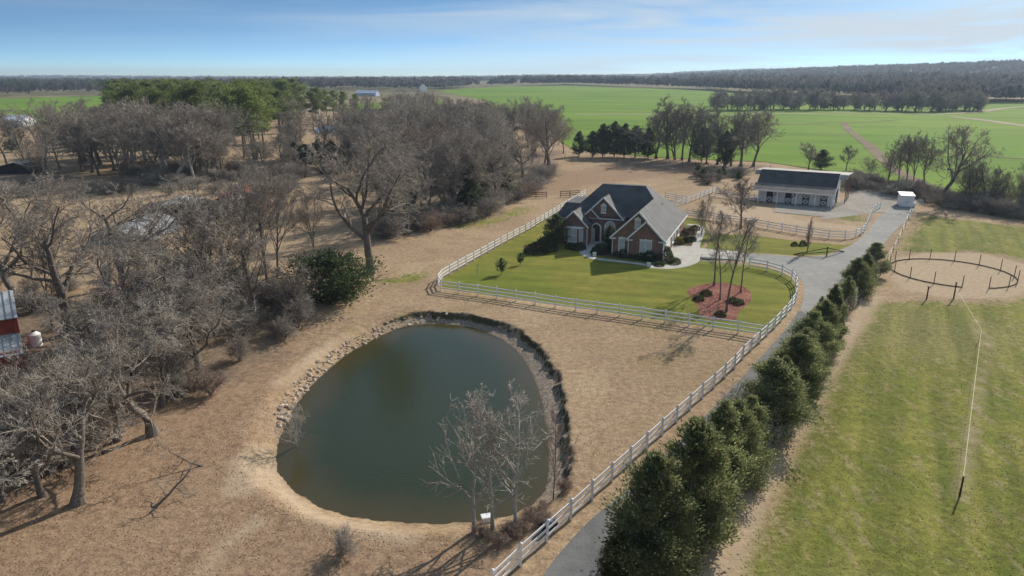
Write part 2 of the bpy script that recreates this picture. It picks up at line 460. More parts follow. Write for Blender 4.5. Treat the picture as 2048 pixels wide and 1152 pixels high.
# ------------------------------------------------------------------ object helpers
def link(o, parent=None):
    COL.objects.link(o)
    if parent is not None:
        o.parent = parent
    return o
def obj(name, me, m=None, parent=None, loc=None, rz=None, scale=None):
    o = bpy.data.objects.new(name, me)
    if m is not None and me is not None and len(me.materials) == 0:
        me.materials.append(M[m] if isinstance(m, str) else m)
    if loc is not None: o.location = loc
    if rz is not None: o.rotation_euler = (0, 0, rz)
    if scale is not None: o.scale = scale
    return link(o, parent)
def tag(o, label, cat, group=None):
    o['label'] = label; o['category'] = cat
    if group: o['group'] = group
    return o
def thing(name, label, cat, loc=(0, 0, 0), rz=0.0, group=None):
    o = bpy.data.objects.new(name, None)
    o.empty_display_size = .2
    o.location = loc; o.rotation_euler = (0, 0, rz)
    link(o)
    return tag(o, label, cat, group)
def struct(o):
    o['kind'] = 'structure'; return o
def np_mesh(name, V, F, smooth=True, attrs=None):
    """mesh from arrays: F is (n,4) or (n,3)"""
    V = np.ascontiguousarray(V, np.float32).reshape(-1, 3); F = np.ascontiguousarray(F, np.int32)
    me = bpy.data.meshes.new(name)
    k = F.shape[1]; n = F.shape[0]
    me.vertices.add(len(V)); me.vertices.foreach_set('co', V.ravel())
    me.loops.add(n * k); me.loops.foreach_set('vertex_index', F.ravel())
    me.polygons.add(n); me.polygons.foreach_set('loop_start', np.arange(0, n * k, k, dtype=np.int32))
    if smooth: me.polygons.foreach_set('use_smooth', np.ones(n, bool))
    if attrs:
        for a, (dom, val) in attrs.items():
            at = me.attributes.new(a, 'FLOAT', dom)
            at.data.foreach_set('value', np.ascontiguousarray(val, np.float32))
    me.update(calc_edges=True)
    return me
class MB:
    def __init__(s): s.v = []; s.f = []
    def poly(s, pts):
        i = len(s.v); s.v += [tuple(p) for p in pts]; s.f.append(list(range(i, i + len(pts)))); return s
    def box(s, x0, x1, y0, y1, z0, z1):
        i = len(s.v)
        s.v += [(x0,y0,z0),(x1,y0,z0),(x1,y1,z0),(x0,y1,z0),(x0,y0,z1),(x1,y0,z1),(x1,y1,z1),(x0,y1,z1)]
        for q in ((0,3,2,1),(4,5,6,7),(0,1,5,4),(1,2,6,5),(2,3,7,6),(3,0,4,7)): s.f.append([i + k for k in q])
        return s
    def prism(s, P, Q):
        """solid between two matching outlines"""
        i = len(s.v); n = len(P)
        s.v += [tuple(p) for p in P] + [tuple(p) for p in Q]
        s.f.append(list(range(i, i + n))); s.f.append(list(range(i + 2 * n - 1, i + n - 1, -1)))
        for k in range(n):
            l = (k + 1) % n
            s.f.append([i + k, i + n + k, i + n + l, i + l])
        return s
    def ext(s, pts_az, b0, b1):
        return s.prism([(a, b0, z) for a, z in pts_az], [(a, b1, z) for a, z in pts_az])
    def slab(s, pts, t):
        p = [Vector(q) for q in pts]
        nrm = (p[1] - p[0]).cross(p[2] - p[0]).normalized()
        if nrm.z < 0: nrm = -nrm
        return s.prism(pts, [q - nrm * t for q in p])
    def bar(s, p, q, w, h):
        p, q = Vector(p), Vector(q); d = (q - p).normalized()
        up = Vector((0, 0, 1)) if abs(d.z) < .95 else Vector((1, 0, 0))
        sd = d.cross(up).normalized(); u2 = sd.cross(d)
        A = [p + sd * a * w / 2 + u2 * b * h / 2 for a, b in ((-1,-1),(1,-1),(1,1),(-1,1))]
        return s.prism(A, [a + (q - p) for a in A])
    def tube(s, p, q, r0, r1, n=8):
        p, q = Vector(p), Vector(q); d = (q - p).normalized()
        up = Vector((0, 0, 1)) if abs(d.z) < .95 else Vector((1, 0, 0))
        sd = d.cross(up).normalized(); u2 = sd.cross(d)
        A = [p + (sd * math.cos(t) + u2 * math.sin(t)) * r0 for t in [2*math.pi*k/n for k in range(n)]]
        B = [q + (sd * math.cos(t) + u2 * math.sin(t)) * r1 for t in [2*math.pi*k/n for k in range(n)]]
        return s.prism(A, B)
    def mesh(s, name):
        me = bpy.data.meshes.new(name); me.from_pydata(s.v, [], s.f); 
        bm = bmesh.new(); bm.from_mesh(me); bmesh.ops.recalc_face_normals(bm, faces=bm.faces); bm.to_mesh(me); bm.free()
        me.update(); return me
    def build(s, name, m, parent=None, **k): return obj(name, s.mesh(name), m, parent, **k)

def sheet(name, poly, m, dz, cell=None, px=True, full=False, kind=True):
    """a ground sheet following the terrain"""
    P = [g(*p) for p in poly] if px else poly
    bm = bmesh.new()
    vs = [bm.verts.new((x, y, 0)) for x, y in P]
    bm.faces.new(vs)
    bmesh.ops.triangulate(bm, faces=bm.faces[:])
    if cell:
        xs = [p[0] for p in P]; ys = [p[1] for p in P]
        for axis, lo, hi in ((0, min(xs), max(xs)), (1, min(ys), max(ys))):
            k = math.floor(lo / cell) + 1
            while k * cell < hi:
                co = [0, 0, 0]; co[axis] = k * cell
                no = [0, 0, 0]; no[axis] = 1
                bmesh.ops.bisect_plane(bm, geom=bm.verts[:] + bm.edges[:] + bm.faces[:], plane_co=co, plane_no=no)
                k += 1
    if bm.verts:
        bm.verts.ensure_lookup_table()
        xy = np.array([v.co[:2] for v in bm.verts])
        z = tz(xy[:, 0], xy[:, 1], full)
        if cell is None: z = np.zeros(len(z))
        for v, q in zip(bm.verts, z): v.co.z = float(q) + dz
    bmesh.ops.recalc_face_normals(bm, faces=bm.faces)
    if sum(f.normal.z for f in bm.faces) < 0: bmesh.ops.reverse_faces(bm, faces=bm.faces)
    me = bpy.data.meshes.new(name); bm.to_mesh(me); bm.free()
    o = obj(name, me, m)
    return struct(o) if kind else o
def catmull(P, n=6, closed=False):
    P = [np.array(p, float) for p in P]; out = []
    L = len(P); rngk = range(L if closed else L - 1)
    for i in rngk:
        if closed: p0, p1, p2, p3 = P[i-1], P[i], P[(i+1) % L], P[(i+2) % L]
        else: p0, p1, p2, p3 = P[max(i-1,0)], P[i], P[i+1], P[min(i+2, L-1)]
        for k in range(n):
            t = k / n
            out.append(.5 * ((2*p1) + (-p0+p2)*t + (2*p0-5*p1+4*p2-p3)*t*t + (-p0+3*p1-3*p2+p3)*t**3))
    if not closed: out.append(P[-1])
    return [tuple(p) for p in out]
def strip_poly(pts, w, jit=0.0, seed=1):
    rr = random.Random(seed)
    L, Rr = [], []
    for i, p in enumerate(pts):
        a = pts[max(i-1, 0)]; b = pts[min(i+1, len(pts)-1)]
        dx, dy = b[0]-a[0], b[1]-a[1]; l = math.hypot(dx, dy) + 1e-9
        nx, ny = -dy/l, dx/l
        ww = w[i] if isinstance(w, list) else w
        L.append((p[0]+nx*(ww/2+rr.uniform(-jit, jit)), p[1]+ny*(ww/2+rr.uniform(-jit, jit))))
        Rr.append((p[0]-nx*(ww/2+rr.uniform(-jit, jit)), p[1]-ny*(ww/2+rr.uniform(-jit, jit))))
    return L + Rr[::-1]
def strip(name, px, w, m, dz, cell=None, n=5, jit=0.0):
    pts = catmull([g(*p) for p in px], n)
    return sheet(name, strip_poly(pts, w, jit), m, dz, cell, px=False)

# ------------------------------------------------------------------ ground
def graded(lo, hi, a, b, step, grow):
    mid = list(np.arange(a, b + step * .5, step))
    out = []; x = a; st = step
    while x > lo:
        st *= grow; x -= st; out.append(x)
    left = out[::-1]; out = []; x = mid[-1]; st = step
    while x < hi:
        st *= grow; x += st; out.append(x)
    return np.array(left + mid + out)
px_, py_ = POND.min(0), POND.max(0)
GX = graded(-6500, 6500, px_[0] - 3, py_[0] + 3.5, .16, 1.036)
GY = graded(-150, 9000, px_[1] - 3, py_[1] + 3.5, .16, 1.036)
XX, YY = np.meshgrid(GX, GY)
X1, Y1 = XX.ravel(), YY.ravel()
Z1 = tz(X1, Y1)
nx, ny = len(GX), len(GY)
I = np.arange(nx * ny).reshape(ny, nx)
F1 = np.stack([I[:-1, :-1], I[:-1, 1:], I[1:, 1:], I[1:, :-1]], -1).reshape(-1, 4)
pg = lambda L: [flat(*p) for p in L]
GREEN = [[(1742,612),(1700,690),(1640,790),(1585,900),(1535,1010),(1490,1110),(1440,1230),(2500,1230),(2500,585),(2060,592),(1990,604),(1900,606),(1850,600)],
         [(1812,470),(1852,428),(2048,455),(2300,480),(2300,545),(2040,516),(1960,500),(1880,512),(1800,500)],
         [(1655,428),(1690,424),(1730,430),(1740,440),(1690,440)],
         [(880,455),(980,440),(1040,415),(1080,410),(1030,432),(960,455)],
         [(760,560),(850,548),(840,558),(770,572)]]
LEAF = [[(-400,1250),(-500,640),(60,640),(260,700),(420,740),(555,690),(640,640),(600,720),(545,800),(520,890),(548,960),(620,1030),(760,1066),(960,1078),(1000,1130),(900,1250)],
        [(965,1075),(1000,1040),(1080,990),(1145,940),(1160,985),(1080,1060),(1010,1120)],
        [(1050,395),(1110,345),(1250,325),(1430,335),(1300,355),(1180,370),(1120,385)]]
BRUSH = [[(-300,700),(-300,560),(100,600),(330,560),(520,560),(610,640),(540,720),(420,800),(200,760)],
         [(150,350),(560,330),(540,362),(300,372)], [(700,300),(1130,300),(1040,395),(930,432),(830,440),(760,400)],
         [(1150,318),(1540,330),(1500,350),(1300,338)], [(-100,330),(150,345),(100,380),(-100,375)], [(1700,372),(2100,420),(2400,500),(2400,470),(2060,400),(1720,352)]]
DIRT = [strip_poly(catmull(pg([(520,880),(555,950),(600,1005),(680,1040),(760,1062),(830,1070)]), 5), 1.3),
        strip_poly(catmull(pg([(405,1145),(450,1090),(520,1040)]), 4), .75),
        pg([(455,920),(500,890),(540,900),(545,950),(500,985),(450,990)]),
        strip_poly(catmull(pg([(545,770),(590,740),(640,700),(700,665)]), 4), .8),
        pg([(1776,535),(1800,515),(1850,505),(1960,505),(2060,530),(2100,570),(2040,592),(1960,597),(1880,595),(1800,575)]),
        strip_poly(catmull(pg([(1745,590),(1690,670),(1620,790),(1550,910),(1490,1030),(1430,1160)]), 4), 1.9),
        strip_poly(catmull(pg([(1950,640),(1975,700),(1955,780),(1940,880),(1925,1000)]), 4), .25),
        pg([(1530,412),(1600,440),(1700,450),(1725,455),(1700,462),(1600,450),(1500,440),(1420,430),(1400,405)])]
def union_sd(polys, R_=220):
    d = np.full(X1.shape, 60.0)
    near = (np.abs(X1) < 420) & (Y1 < 420)
    xs, ys = X1[near], Y1[near]
    dd = np.full(xs.shape, 60.0)
    for p in polys: dd = np.minimum(dd, sdf(xs, ys, p))
    d[near] = dd
    return d
near = (np.abs(X1 - PCX) < 30) & (np.abs(Y1 - PCY) < 30)
sdp = np.full(X1.shape, 30.0); sdp[near] = sdf(X1[near], Y1[near], POND)
angp = np.arctan2(Y1 - PCY, X1 - PCX)
lipa = S((np.cos(angp - 0.42) - 0.05) / 0.25)
V1 = np.stack([X1, Y1, Z1], 1)
gme = np_mesh('ground', V1, F1, True, {
    'sd_green': ('POINT', union_sd([pg(p) for p in GREEN])), 'sd_leaf': ('POINT', union_sd([pg(p) for p in LEAF])),
    'sd_brush': ('POINT', union_sd([pg(p) for p in BRUSH])), 'sd_dirt': ('POINT', union_sd(DIRT)),
    'sd_pond': ('POINT', sdp), 'lip': ('POINT', lipa)})
struct(obj('ground', gme, 'ground'))

# pond water
wx = np.arange(px_[0] - 1.2, py_[0] + 1.2, .4); wy = np.arange(px_[1] - 1.2, py_[1] + 1.2, .4)
WX, WY = np.meshgrid(wx, wy); wsd = sdf(WX.ravel(), WY.ravel(), POND)
Iw = np.arange(WX.size).reshape(WX.shape)
Fw = np.stack([Iw[:-1, :-1], Iw[:-1, 1:], Iw[1:, 1:], Iw[1:, :-1]], -1).reshape(-1, 4)
Fw = Fw[(wsd[Fw].min(1) < .9)]
used, inv = np.unique(Fw, return_inverse=True)
Vw = np.stack([WX.ravel(), WY.ravel(), np.full(WX.size, WATER_Z)], 1)[used]
struct(obj('pond_water', np_mesh('pond_water', Vw, inv.reshape(-1, 4), True, {'sd_pond': ('POINT', wsd[used])}), 'water'))

# far fields, tracks, ditch
sheet('wheat_field', [(905,214),(985,205),(870,181),(1000,173),(1150,172),(1300,177),(1500,187),(1800,200),(2100,204),(2500,212),(2600,330),(2500,470),
      (2048,412),(1880,384),(1700,348),(1530,324),(1300,314),(1150,300),(1065,250)], 'field', .12, 14)
sheet('wheat_field', [(-500,262),(-500,199),(0,197),(210,192),(600,190),(600,238),(200,243),(0,250)], 'field', .12, 14)
sheet('wheat_field', [(680,236),(700,207),(880,199),(900,212),(860,228)], 'field', .12, 12)
strip('dirt_track', [(1150,229),(1300,229),(1500,229),(1700,227),(1850,229),(1950,225),(2030,215),(2200,205)], 6.0, 'dirt_road', .22, 12)
strip('dirt_track', [(1900,234),(1960,240),(2048,252),(2200,275)], 6.5, 'dirt_road', .22, 12)
strip('farm_lane', [(-300,231),(0,228),(140,227),(330,225)], 5.0, 'dirt_road', .22, 12)
strip('ditch', [(1688,246),(1700,262),(1735,290),(1765,318),(1800,345),(1850,372),(1890,392)], [3.4]*31, 'ditch', .2, 10, 5, .6)
strip('ditch', [(1545,250),(1640,247),(1700,247),(1800,240)], 2.0, 'ditch', .2, 12, 5, .3)
strip('ditch', [(1800,300),(1900,308),(2048,318),(2200,326)], 2.2, 'ditch', .2, 12, 5, .3)

# yard: lawn, drive, walk, mulch
LAWN_PX = [(884,576),(878,564),(890,555),(951,520),(1007,488),(1058,460),(1110,428),(1160,396),(1230,400),(1340,430),(1410,440),(1412,452),(1420,470),(1398,505),
           (1400,521),(1484,529),(1531,536),(1558,544),(1575,552),(1586,560),(1591,572),(1592,587),(1587,606),(1579,619),(1557,643),(1531,668),(1482,664),(1394,651),(1312,639),(1200,622),(1105,609),(1000,594)]
sheet('lawn', LAWN_PX, 'lawn', .004)
sheet('lawn', [(1408,503),(1425,468),(1500,470),(1600,483),(1690,490),(1715,485),(1685,497),(1652,509),(1600,512),(1560,509),(1490,505)], 'lawn', .004)
def edge(px, n=5): return catmull([flat(*p) for p in px], n)
drive_l = edge([(1060,1200),(1091,1144),(1134,1089),(1184,1037),(1238,994),(1300,938),(1360,880),(1420,822),(1480,760),(1530,705),(1570,660),(1597,622)])
drive_w = [3.7] * len(drive_l)
def offset(pts, w):
    P = strip_poly(pts, 2 * w); return P[len(pts):][::-1]
drive_r = offset(drive_l, 3.7)
sheet('driveway', drive_l + drive_r[::-1], 'asphalt', .008, px=False)
court = edge([(1600,620),(1606,600),(1609,582),(1604,562),(1590,550),(1565,538),(1530,530),(1490,524)], 3) + [flat(1488,503)] + edge([(1490,506),(1560,511),(1600,514),(1650,511),(1683,499),(1712,484),(1735,462),(1752,440),(1772,424),(1800,408)], 3) + \
        edge([(1832,415),(1815,440),(1790,462),(1772,482),(1755,505),(1738,535),(1718,562),(1695,590),(1668,618),(1645,650)], 3)
sheet('gravel_court', court, 'gravel', .012, px=False)
sheet('gravel_yard', [(1640,440),(1668,412),(1690,395),(1720,378),(1770,376),(1840,392),(1850,408),(1800,414),(1770,425),(1748,425),(1700,432)], 'gravel_yard', .006)
pad = edge([(1300,536),(1340,538),(1375,533),(1398,523),(1400,514)], 4) + [flat(1487,521), flat(1487,504), flat(1408,497), flat(1396,494), flat(1345,490), flat(1338,505)] + edge([(1346,515),(1352,522),(1345,528),(1325,531),(1300,531)], 3)
sheet('concrete_pad', pad, 'concrete', .016, px=False)
strip('garden_walk', [(1390,497),(1396,480),(1402,462),(1397,452),(1375,449)], 1.15, 'concrete', .02)
strip('front_walk', [(1181,488),(1172,500),(1172,510),(1190,517),(1230,522),(1280,528),(1312,534)], [1.6]*10+[1.0]*21, 'concrete_path', .024)
mulch = catmull([flat(*p) for p in [(1375,580),(1410,568),(1450,566),(1490,575),(1503,590),(1497,608),(1478,622),(1470,640),(1430,640),(1405,634),(1390,605)]], 4, True)
sheet('mulch_bed', mulch, 'mulch', .014, px=False)
sheet('planting_bed', catmull([flat(*p) for p in [(1130,492),(1180,503),(1200,512),(1310,524),(1345,522),(1330,510),(1220,496),(1150,480)]], 4, True), 'bed_soil', .010, px=False)
sheet('planting_bed', catmull([flat(*p) for p in [(1350,490),(1388,489),(1394,470),(1396,456),(1372,452),(1362,462)]], 4, True), 'bed_soil', .012, px=False)
sheet('barn_apron', [(1548,424),(1650,434),(1672,414),(1552,404)], 'gravel_yard', .010)
# the small far pond
fp = catmull([flat(*p) for p in [(632,257),(645,252),(680,251),(720,253),(715,260),(690,266),(655,266),(634,264)]], 4, True)
sheet('far_pond_water', fp, 'water_far', .05, px=False)

# ------------------------------------------------------------------ tree meshes
def nrm(v): return v / (np.linalg.norm(v, axis=-1, keepdims=True) + 1e-9)
def tubes(P, Rr, sides):
    n, K, _ = P.shape
    T = np.gradient(P, axis=1); T = nrm(T)
    ref = np.where(np.abs(T[..., 2:3]) > .9, np.array([1., 0, 0]), np.array([0, 0, 1.]))
    U = nrm(np.cross(T, ref)); W = np.cross(T, U)
    a = np.arange(sides) * 2 * math.pi / sides
    V = P[:, :, None] + Rr[:, :, None, None] * (np.cos(a)[None, None, :, None] * U[:, :, None] + np.sin(a)[None, None, :, None] * W[:, :, None])
    I = np.arange(n * K * sides).reshape(n, K, sides)
    J = np.roll(I, -1, 2)
    F = np.stack([I[:, :-1], J[:, :-1], J[:, 1:], I[:, 1:]], -1).reshape(-1, 4)
    return V.reshape(-1, 3), F
def cat(parts):
    Vs, Fs, o = [], [], 0
    for V, F in parts:
        Vs.append(V); Fs.append(F + o); o += len(V)
    return np.concatenate(Vs), np.concatenate(Fs)
def run(rng, st, d, ln, r0, r1, K, wobble, up):
    n = len(st); P = np.zeros((n, K, 3)); P[:, 0] = st
    for k in range(1, K):
        d = nrm(d + wobble * rng.normal(size=(n, 3)) + np.array([0, 0, 1.]) * np.reshape(up, (-1, 1)))
        P[:, k] = P[:, k-1] + d * (ln / (K - 1))[:, None]
    t = np.linspace(0, 1, K)[None]
    Rr = r0[:, None] * (1 - t) + r1[:, None] * t
    return P, Rr
def spawn(rng, P, Rr, n, t0, t1, a0, a1, ratio, fall, ln_par, rr, jitter=.3, flat_=0.0):
    N_, K, _ = P.shape
    t = t0 + (t1 - t0) * (np.arange(n)[None] + rng.random((N_, n))) / n
    f = t * (K - 1); i = np.clip(f.astype(int), 0, K - 2); w = (f - i)[..., None]
    ar = np.arange(N_)[:, None]
    st = P[ar, i] * (1 - w) + P[ar, i + 1] * w
    T = nrm(P[ar, i + 1] - P[ar, i])
    rp = Rr[ar, i] * (1 - w[..., 0]) + Rr[ar, i + 1] * w[..., 0]
    q = rng.normal(size=T.shape); q[..., 2] *= (1 - flat_)
    pr = nrm(q - (q * T).sum(-1, keepdims=True) * T)
    an = np.radians(a0 + (a1 - a0) * rng.random((N_, n)))[..., None]
    d = nrm(np.cos(an) * T + np.sin(an) * pr)
    ln = ln_par[:, None] * ratio * (1 - fall * (t - t0) / max(t1 - t0, 1e-6)) * (1 + jitter * (rng.random((N_, n)) * 2 - 1))
    return st.reshape(-1, 3), d.reshape(-1, 3), ln.ravel(), np.minimum(rp.ravel() * rr, rp.ravel() * .95)
def bare_tree(name, seed, H, trunk, levels, r_base, lean=(0, 0), wobble=.06, rmin=.008, sides=(7, 5, 4, 3, 3, 3), stems=1, trunk_levels=2, stemspread=0.0):
    """returns (trunk mesh, crown mesh). levels: (count, t0, t1, angle0, angle1, ratio, fall, radius ratio, points, wobble, up)"""
    rng = np.random.default_rng(seed)
    st = np.zeros((stems, 3)); st[:, :2] = rng.normal(size=(stems, 2)) * .12 * (stems > 1)
    d = np.tile(np.array([[lean[0], lean[1], 1.0]]), (stems, 1)) + (rng.normal(size=(stems, 3)) * np.array([1, 1, 0])) * stemspread
    ln = np.full(stems, trunk * H) * (1 - .25 * rng.random(stems) * (stems > 1))
    P, Rr = run(rng, st, nrm(d), ln, np.full(stems, r_base), np.full(stems, r_base * .38), 9, wobble, .05)
    if stems == 1:
        Rr[:, 0] *= 1.45
    tr, cr = [tubes(P, Rr, sides[0])], []
    for li, (n, t0, t1, a0, a1, ratio, fall, rr, K, wb, up) in enumerate(levels):
        s, dd, l2, r2 = spawn(rng, P, Rr, n, t0, t1, a0, a1, ratio, fall, ln, rr)
        r2 = np.maximum(r2, rmin); P, Rr = run(rng, s, dd, l2, r2, np.maximum(r2 * .3, rmin * .7), K, wb, up); ln = l2
        (tr if li + 1 < trunk_levels else cr).append(tubes(P, Rr, sides[min(li + 1, 5)]))
    allz = max(float(V[:, 2].max()) for V, F in tr + cr)
    k = H / allz
    tr = [(V * k, F) for V, F in tr]; cr = [(V * k, F) for V, F in cr]
    return np_mesh(name + '_trunk', *cat(tr)), np_mesh(name + '_crown', *cat(cr))
def sprays(rng, P, out_dir, size, aspect=.55, droop=.0):
    """leaf quads at points P, facing roughly out"""
    n = len(P)
    q = nrm(rng.normal(size=(n, 3)))
    d = nrm(out_dir + .55 * q + np.array([0, 0, -droop]))
    s = nrm(np.cross(d, nrm(rng.normal(size=(n, 3)))))
    sz = size * (.6 + .8 * rng.random(n))[:, None]
    w = sz * aspect
    up = np.cross(s, d) * (rng.random(n)[:, None] - .5) * .5 * sz
    V = np.stack([P - d * sz * .4, P + s * w * .5 + up * .4, P + d * sz * .6, P - s * w * .5 + up * .4], 1).reshape(-1, 3)
    F = np.arange(4 * n).reshape(n, 4)
    tint = np.repeat(rng.random(n), 1)
    return V, F, tint
def leaf_mesh(name, parts):
    Vs, Fs, Ts, o = [], [], [], 0
    for V, F, t in parts:
        Vs.append(V); Fs.append(F + o); Ts.append(t); o += len(V)
    return np_mesh(name, np.concatenate(Vs), np.concatenate(Fs), False, {'tint': ('FACE', np.concatenate(Ts))})
def lobes_noise(rng, k=7):
    A = nrm(rng.normal(size=(k, 3))); w = .5 + rng.random(k)
    return lambda D: np.max((D @ A.T) ** 5 * w, axis=1)
def cone_tree(name, seed, H, rad, n, size, tip=.95, lob=.35, base=.02, belly=.25, aspect=.5):
    """dense columnar or conical evergreen made of leafy boughs"""
    rng = np.random.default_rng(seed)
    nb = int(46 + H * 6)
    parts = []
    zb = base + (1 - base) * (rng.random(nb) ** 1.15) * .97
    prof = lambda z: np.where(z < belly, .80 + .20 * (z / belly), ((1 - z) / (1 - belly)) ** .8 * tip + (1 - tip))
    an = rng.random(nb) * 2 * math.pi
    ph = rng.random(4) * 6.28
    blen = rad * prof(zb) * (.72 + lob * rng.random(nb) + .12 * np.sin(3 * an + ph[0]))
    per = np.maximum((n * (blen + .15 * rad) / (blen + .15 * rad).sum()).astype(int), 8)
    for z, a, l, c in zip(zb, an, blen, per):
        t = rng.random(c) ** .55
        dirv = np.array([math.cos(a), math.sin(a), .35 + .25 * z])
        c0 = np.array([0, 0, z * H - .12 * l])
        spread = .10 * rad + .30 * l * np.minimum(t + .15, 1)
        off = rng.normal(size=(c, 3)) * np.array([1, 1, .85]) * spread[:, None] * .36
        Pt = c0 + dirv * (t * l)[:, None] + off
        Pt[:, 2] = np.clip(Pt[:, 2], .03, H)
        parts.append(sprays(rng, Pt, np.tile(dirv, (c, 1)) * .7 + nrm(off) * .7 + np.array([0, 0, .35]), size, aspect))
    # leader
    c = max(n // 40, 12)
    zt = 1 - .16 * rng.random(c)
    Pt = np.stack([rng.normal(size=c) * .12 * rad * (1.1 - zt) * 5, rng.normal(size=c) * .12 * rad * (1.1 - zt) * 5, zt * H], 1)
    parts.append(sprays(rng, Pt, np.tile(np.array([0, 0, 1.]), (c, 1)), size, aspect))
    cm = leaf_mesh(name + '_crown', parts)
    P = np.array([[[0, 0, 0], [.02, 0, H * .3], [0, .03, H * .6], [0, 0, H * .92]]], float)
    tm = np_mesh(name + '_trunk', *tubes(P, np.array([[rad * .075, rad * .06, rad * .04, .012]]), 6))
    return tm, cm
def pine_tree(name, seed, H, n, size, crown0=.45, rad=.17):
    rng = np.random.default_rng(seed)
    P = np.zeros((1, 8, 3)); P[0, :, 2] = np.linspace(0, H * .97, 8); P[0, :, :2] = np.cumsum(rng.normal(size=(8, 2)) * .09, 0)
    Rr = np.linspace(H * .0125, .03, 8)[None]
    tr = [tubes(P, Rr, 6)]
    nb = 34
    t = crown0 + (1 - crown0) * np.linspace(0, .98, nb)
    f = t * 7; i = np.clip(f.astype(int), 0, 6); w = (f - i)[:, None]
    st = P[0, i] * (1 - w) + P[0, i + 1] * w
    an = rng.random(nb) * 6.28 + np.arange(nb) * 2.4
    u = (t - crown0) / (1 - crown0)
    ln = H * rad * (np.sin(np.clip(u * .80 + .16, 0, 1.0) * math.pi) ** .65 + .10) * (.65 + .6 * rng.random(nb))
    d = np.stack([np.cos(an), np.sin(an), .15 + .5 * u], 1)
    BP, BR = run(rng, st, nrm(d), ln, np.full(nb, H * .0038), np.full(nb, .015), 5, .12, .05)
    tr.append(tubes(BP, BR, 4))
    parts = []
    c = n // (nb * 5)
    for k in range(5):
        f0 = np.array([.42, .58, .74, .88, 1.0])[k]
        q = f0 * 4; j = min(int(q), 3); ctr = BP[:, j] * (1 - (q - j)) + BP[:, j + 1] * (q - j)
        ctr = ctr + rng.normal(size=ctr.shape) * ln[:, None] * np.array([.22, .22, .10])
        r = (.20 * ln + .42)[:, None, None]
        dirs = nrm(rng.normal(size=(nb, c, 3)))
        Pt = ctr[:, None] + dirs * r * np.array([1, 1, .72]) * (.45 + .6 * rng.random((nb, c, 1)))
        parts.append(sprays(rng, Pt.reshape(-1, 3), (dirs + np.array([0, 0, .5])).reshape(-1, 3), size, .4))
    return np_mesh(name + '_trunk', *cat(tr)), leaf_mesh(name + '_crown', parts)
def ball_shrub(name, seed, H, rad, n, size, aspect=.6):
    rng = np.random.default_rng(seed)
    d = nrm(rng.normal(size=(n, 3))); d[:, 2] = np.abs(d[:, 2]) * 1.0 - .12 * rng.random(n)
    nf = lobes_noise(rng, 11)
    rr = (.78 + .25 * nf(d)) * (.55 + .45 * rng.random(n) ** .35)
    P = d * rr[:, None] * np.array([rad, rad, H * .93]) + np.array([0, 0, .05 * H])
    P[:, 2] = np.maximum(P[:, 2], .02)
    cm = leaf_mesh(name + '_crown', [sprays(rng, P, d, size, aspect)])
    stx = rng.normal(size=(5, 3)) * np.array([1, 1, 0]) * rad * .1
    SP, SR = run(rng, stx, nrm(np.stack([rng.normal(size=5) * .5, rng.normal(size=5) * .5, np.ones(5)], 1)), np.full(5, H * .7), np.full(5, .03), np.full(5, .01), 4, .1, .05)
    return np_mesh(name + '_stem', *tubes(SP, SR, 4)), cm

#            count t0   t1   a0  a1  ratio fall rr  K  wob  up
L_OAK  = [(9,  .34, 1.0, 38, 68, .85, .40, .66, 8, .20, .07), (7, .22, 1.0, 30, 60, .50, .35, .60, 6, .20, .05),
          (6, .2, 1.0, 28, 58, .50, .3, .6, 5, .2, .05), (4, .2, 1.0, 25, 55, .55, .3, .68, 4, .22, .04), (4, .15, 1.0, 25, 55, .62, .3, .7, 3, .22, .03)]
L_VASE = [(11, .22, .95, 20, 42, .72, .50, .55, 7, .12, .09), (7, .2, 1.0, 24, 48, .45, .35, .55, 5, .15, .08),
          (6, .2, 1.0, 24, 48, .50, .3, .6, 4, .16, .06), (7, .15, 1.0, 24, 50, .55, .3, .7, 3, .2, .04)]
L_ROUND = [(12, .25, .98, 30, 62, .62, .50, .5, 7, .14, .08), (8, .2, 1.0, 26, 55, .48, .3, .55, 5, .16, .06),
           (6, .2, 1.0, 25, 52, .52, .3, .6, 4, .18, .05), (7, .15, 1.0, 25, 55, .55, .3, .7, 3, .2, .04)]
L_YOUNG = [(20, .16, .97, 38, 62, .50, .78, .5, 6, .10, .13), (6, .18, 1.0, 28, 52, .45, .4, .55, 4, .14, .08),
           (5, .2, 1.0, 28, 55, .50, .3, .65, 3, .18, .06), (3, .2, 1.0, 28, 55, .55, .3, .7, 3, .2, .04)]
L_HEDGE = [(15, .05, .98, 26, 58, .58, .50, .5, 6, .14, .08), (9, .15, 1.0, 26, 55, .48, .3, .6, 4, .16, .06), (12, .1, 1.0, 25, 55, .50, .3, .7, 3, .18, .05)]
L_POLE = [(13, .38, .97, 22, 45, .36, .70, .5, 6, .10, .12), (6, .18, 1.0, 26, 48, .45, .4, .55, 4, .14, .08), (5, .2, 1.0, 28, 55, .50, .3, .65, 3, .18, .06), (3, .2, 1.0, 28, 55, .55, .3, .7, 3, .2, .04)]
L_SYC = [(17, .14, .96, 36, 60, .52, .75, .62, 7, .17, .13), (6, .2, 1.0, 30, 60, .42, .4, .62, 5, .2, .08), (4, .2, 1.0, 30, 60, .50, .3, .7, 3, .22, .06)]
L_SNAG = [(5, .3, .95, 40, 80, .7, .3, .6, 8, .28, -.02), (5, .2, 1.0, 30, 70, .5, .3, .6, 5, .25, .02), (4, .2, 1.0, 30, 60, .5, .3, .7, 3, .25, .02)]
L_BRUSH = [(8, .1, 1.0, 20, 60, .60, .3, .6, 5, .22, .02), (7, .15, 1.0, 25, 60, .55, .3, .65, 4, .25, .0), (5, .15, 1.0, 25, 60, .55, .3, .7, 3, .25, .0)]
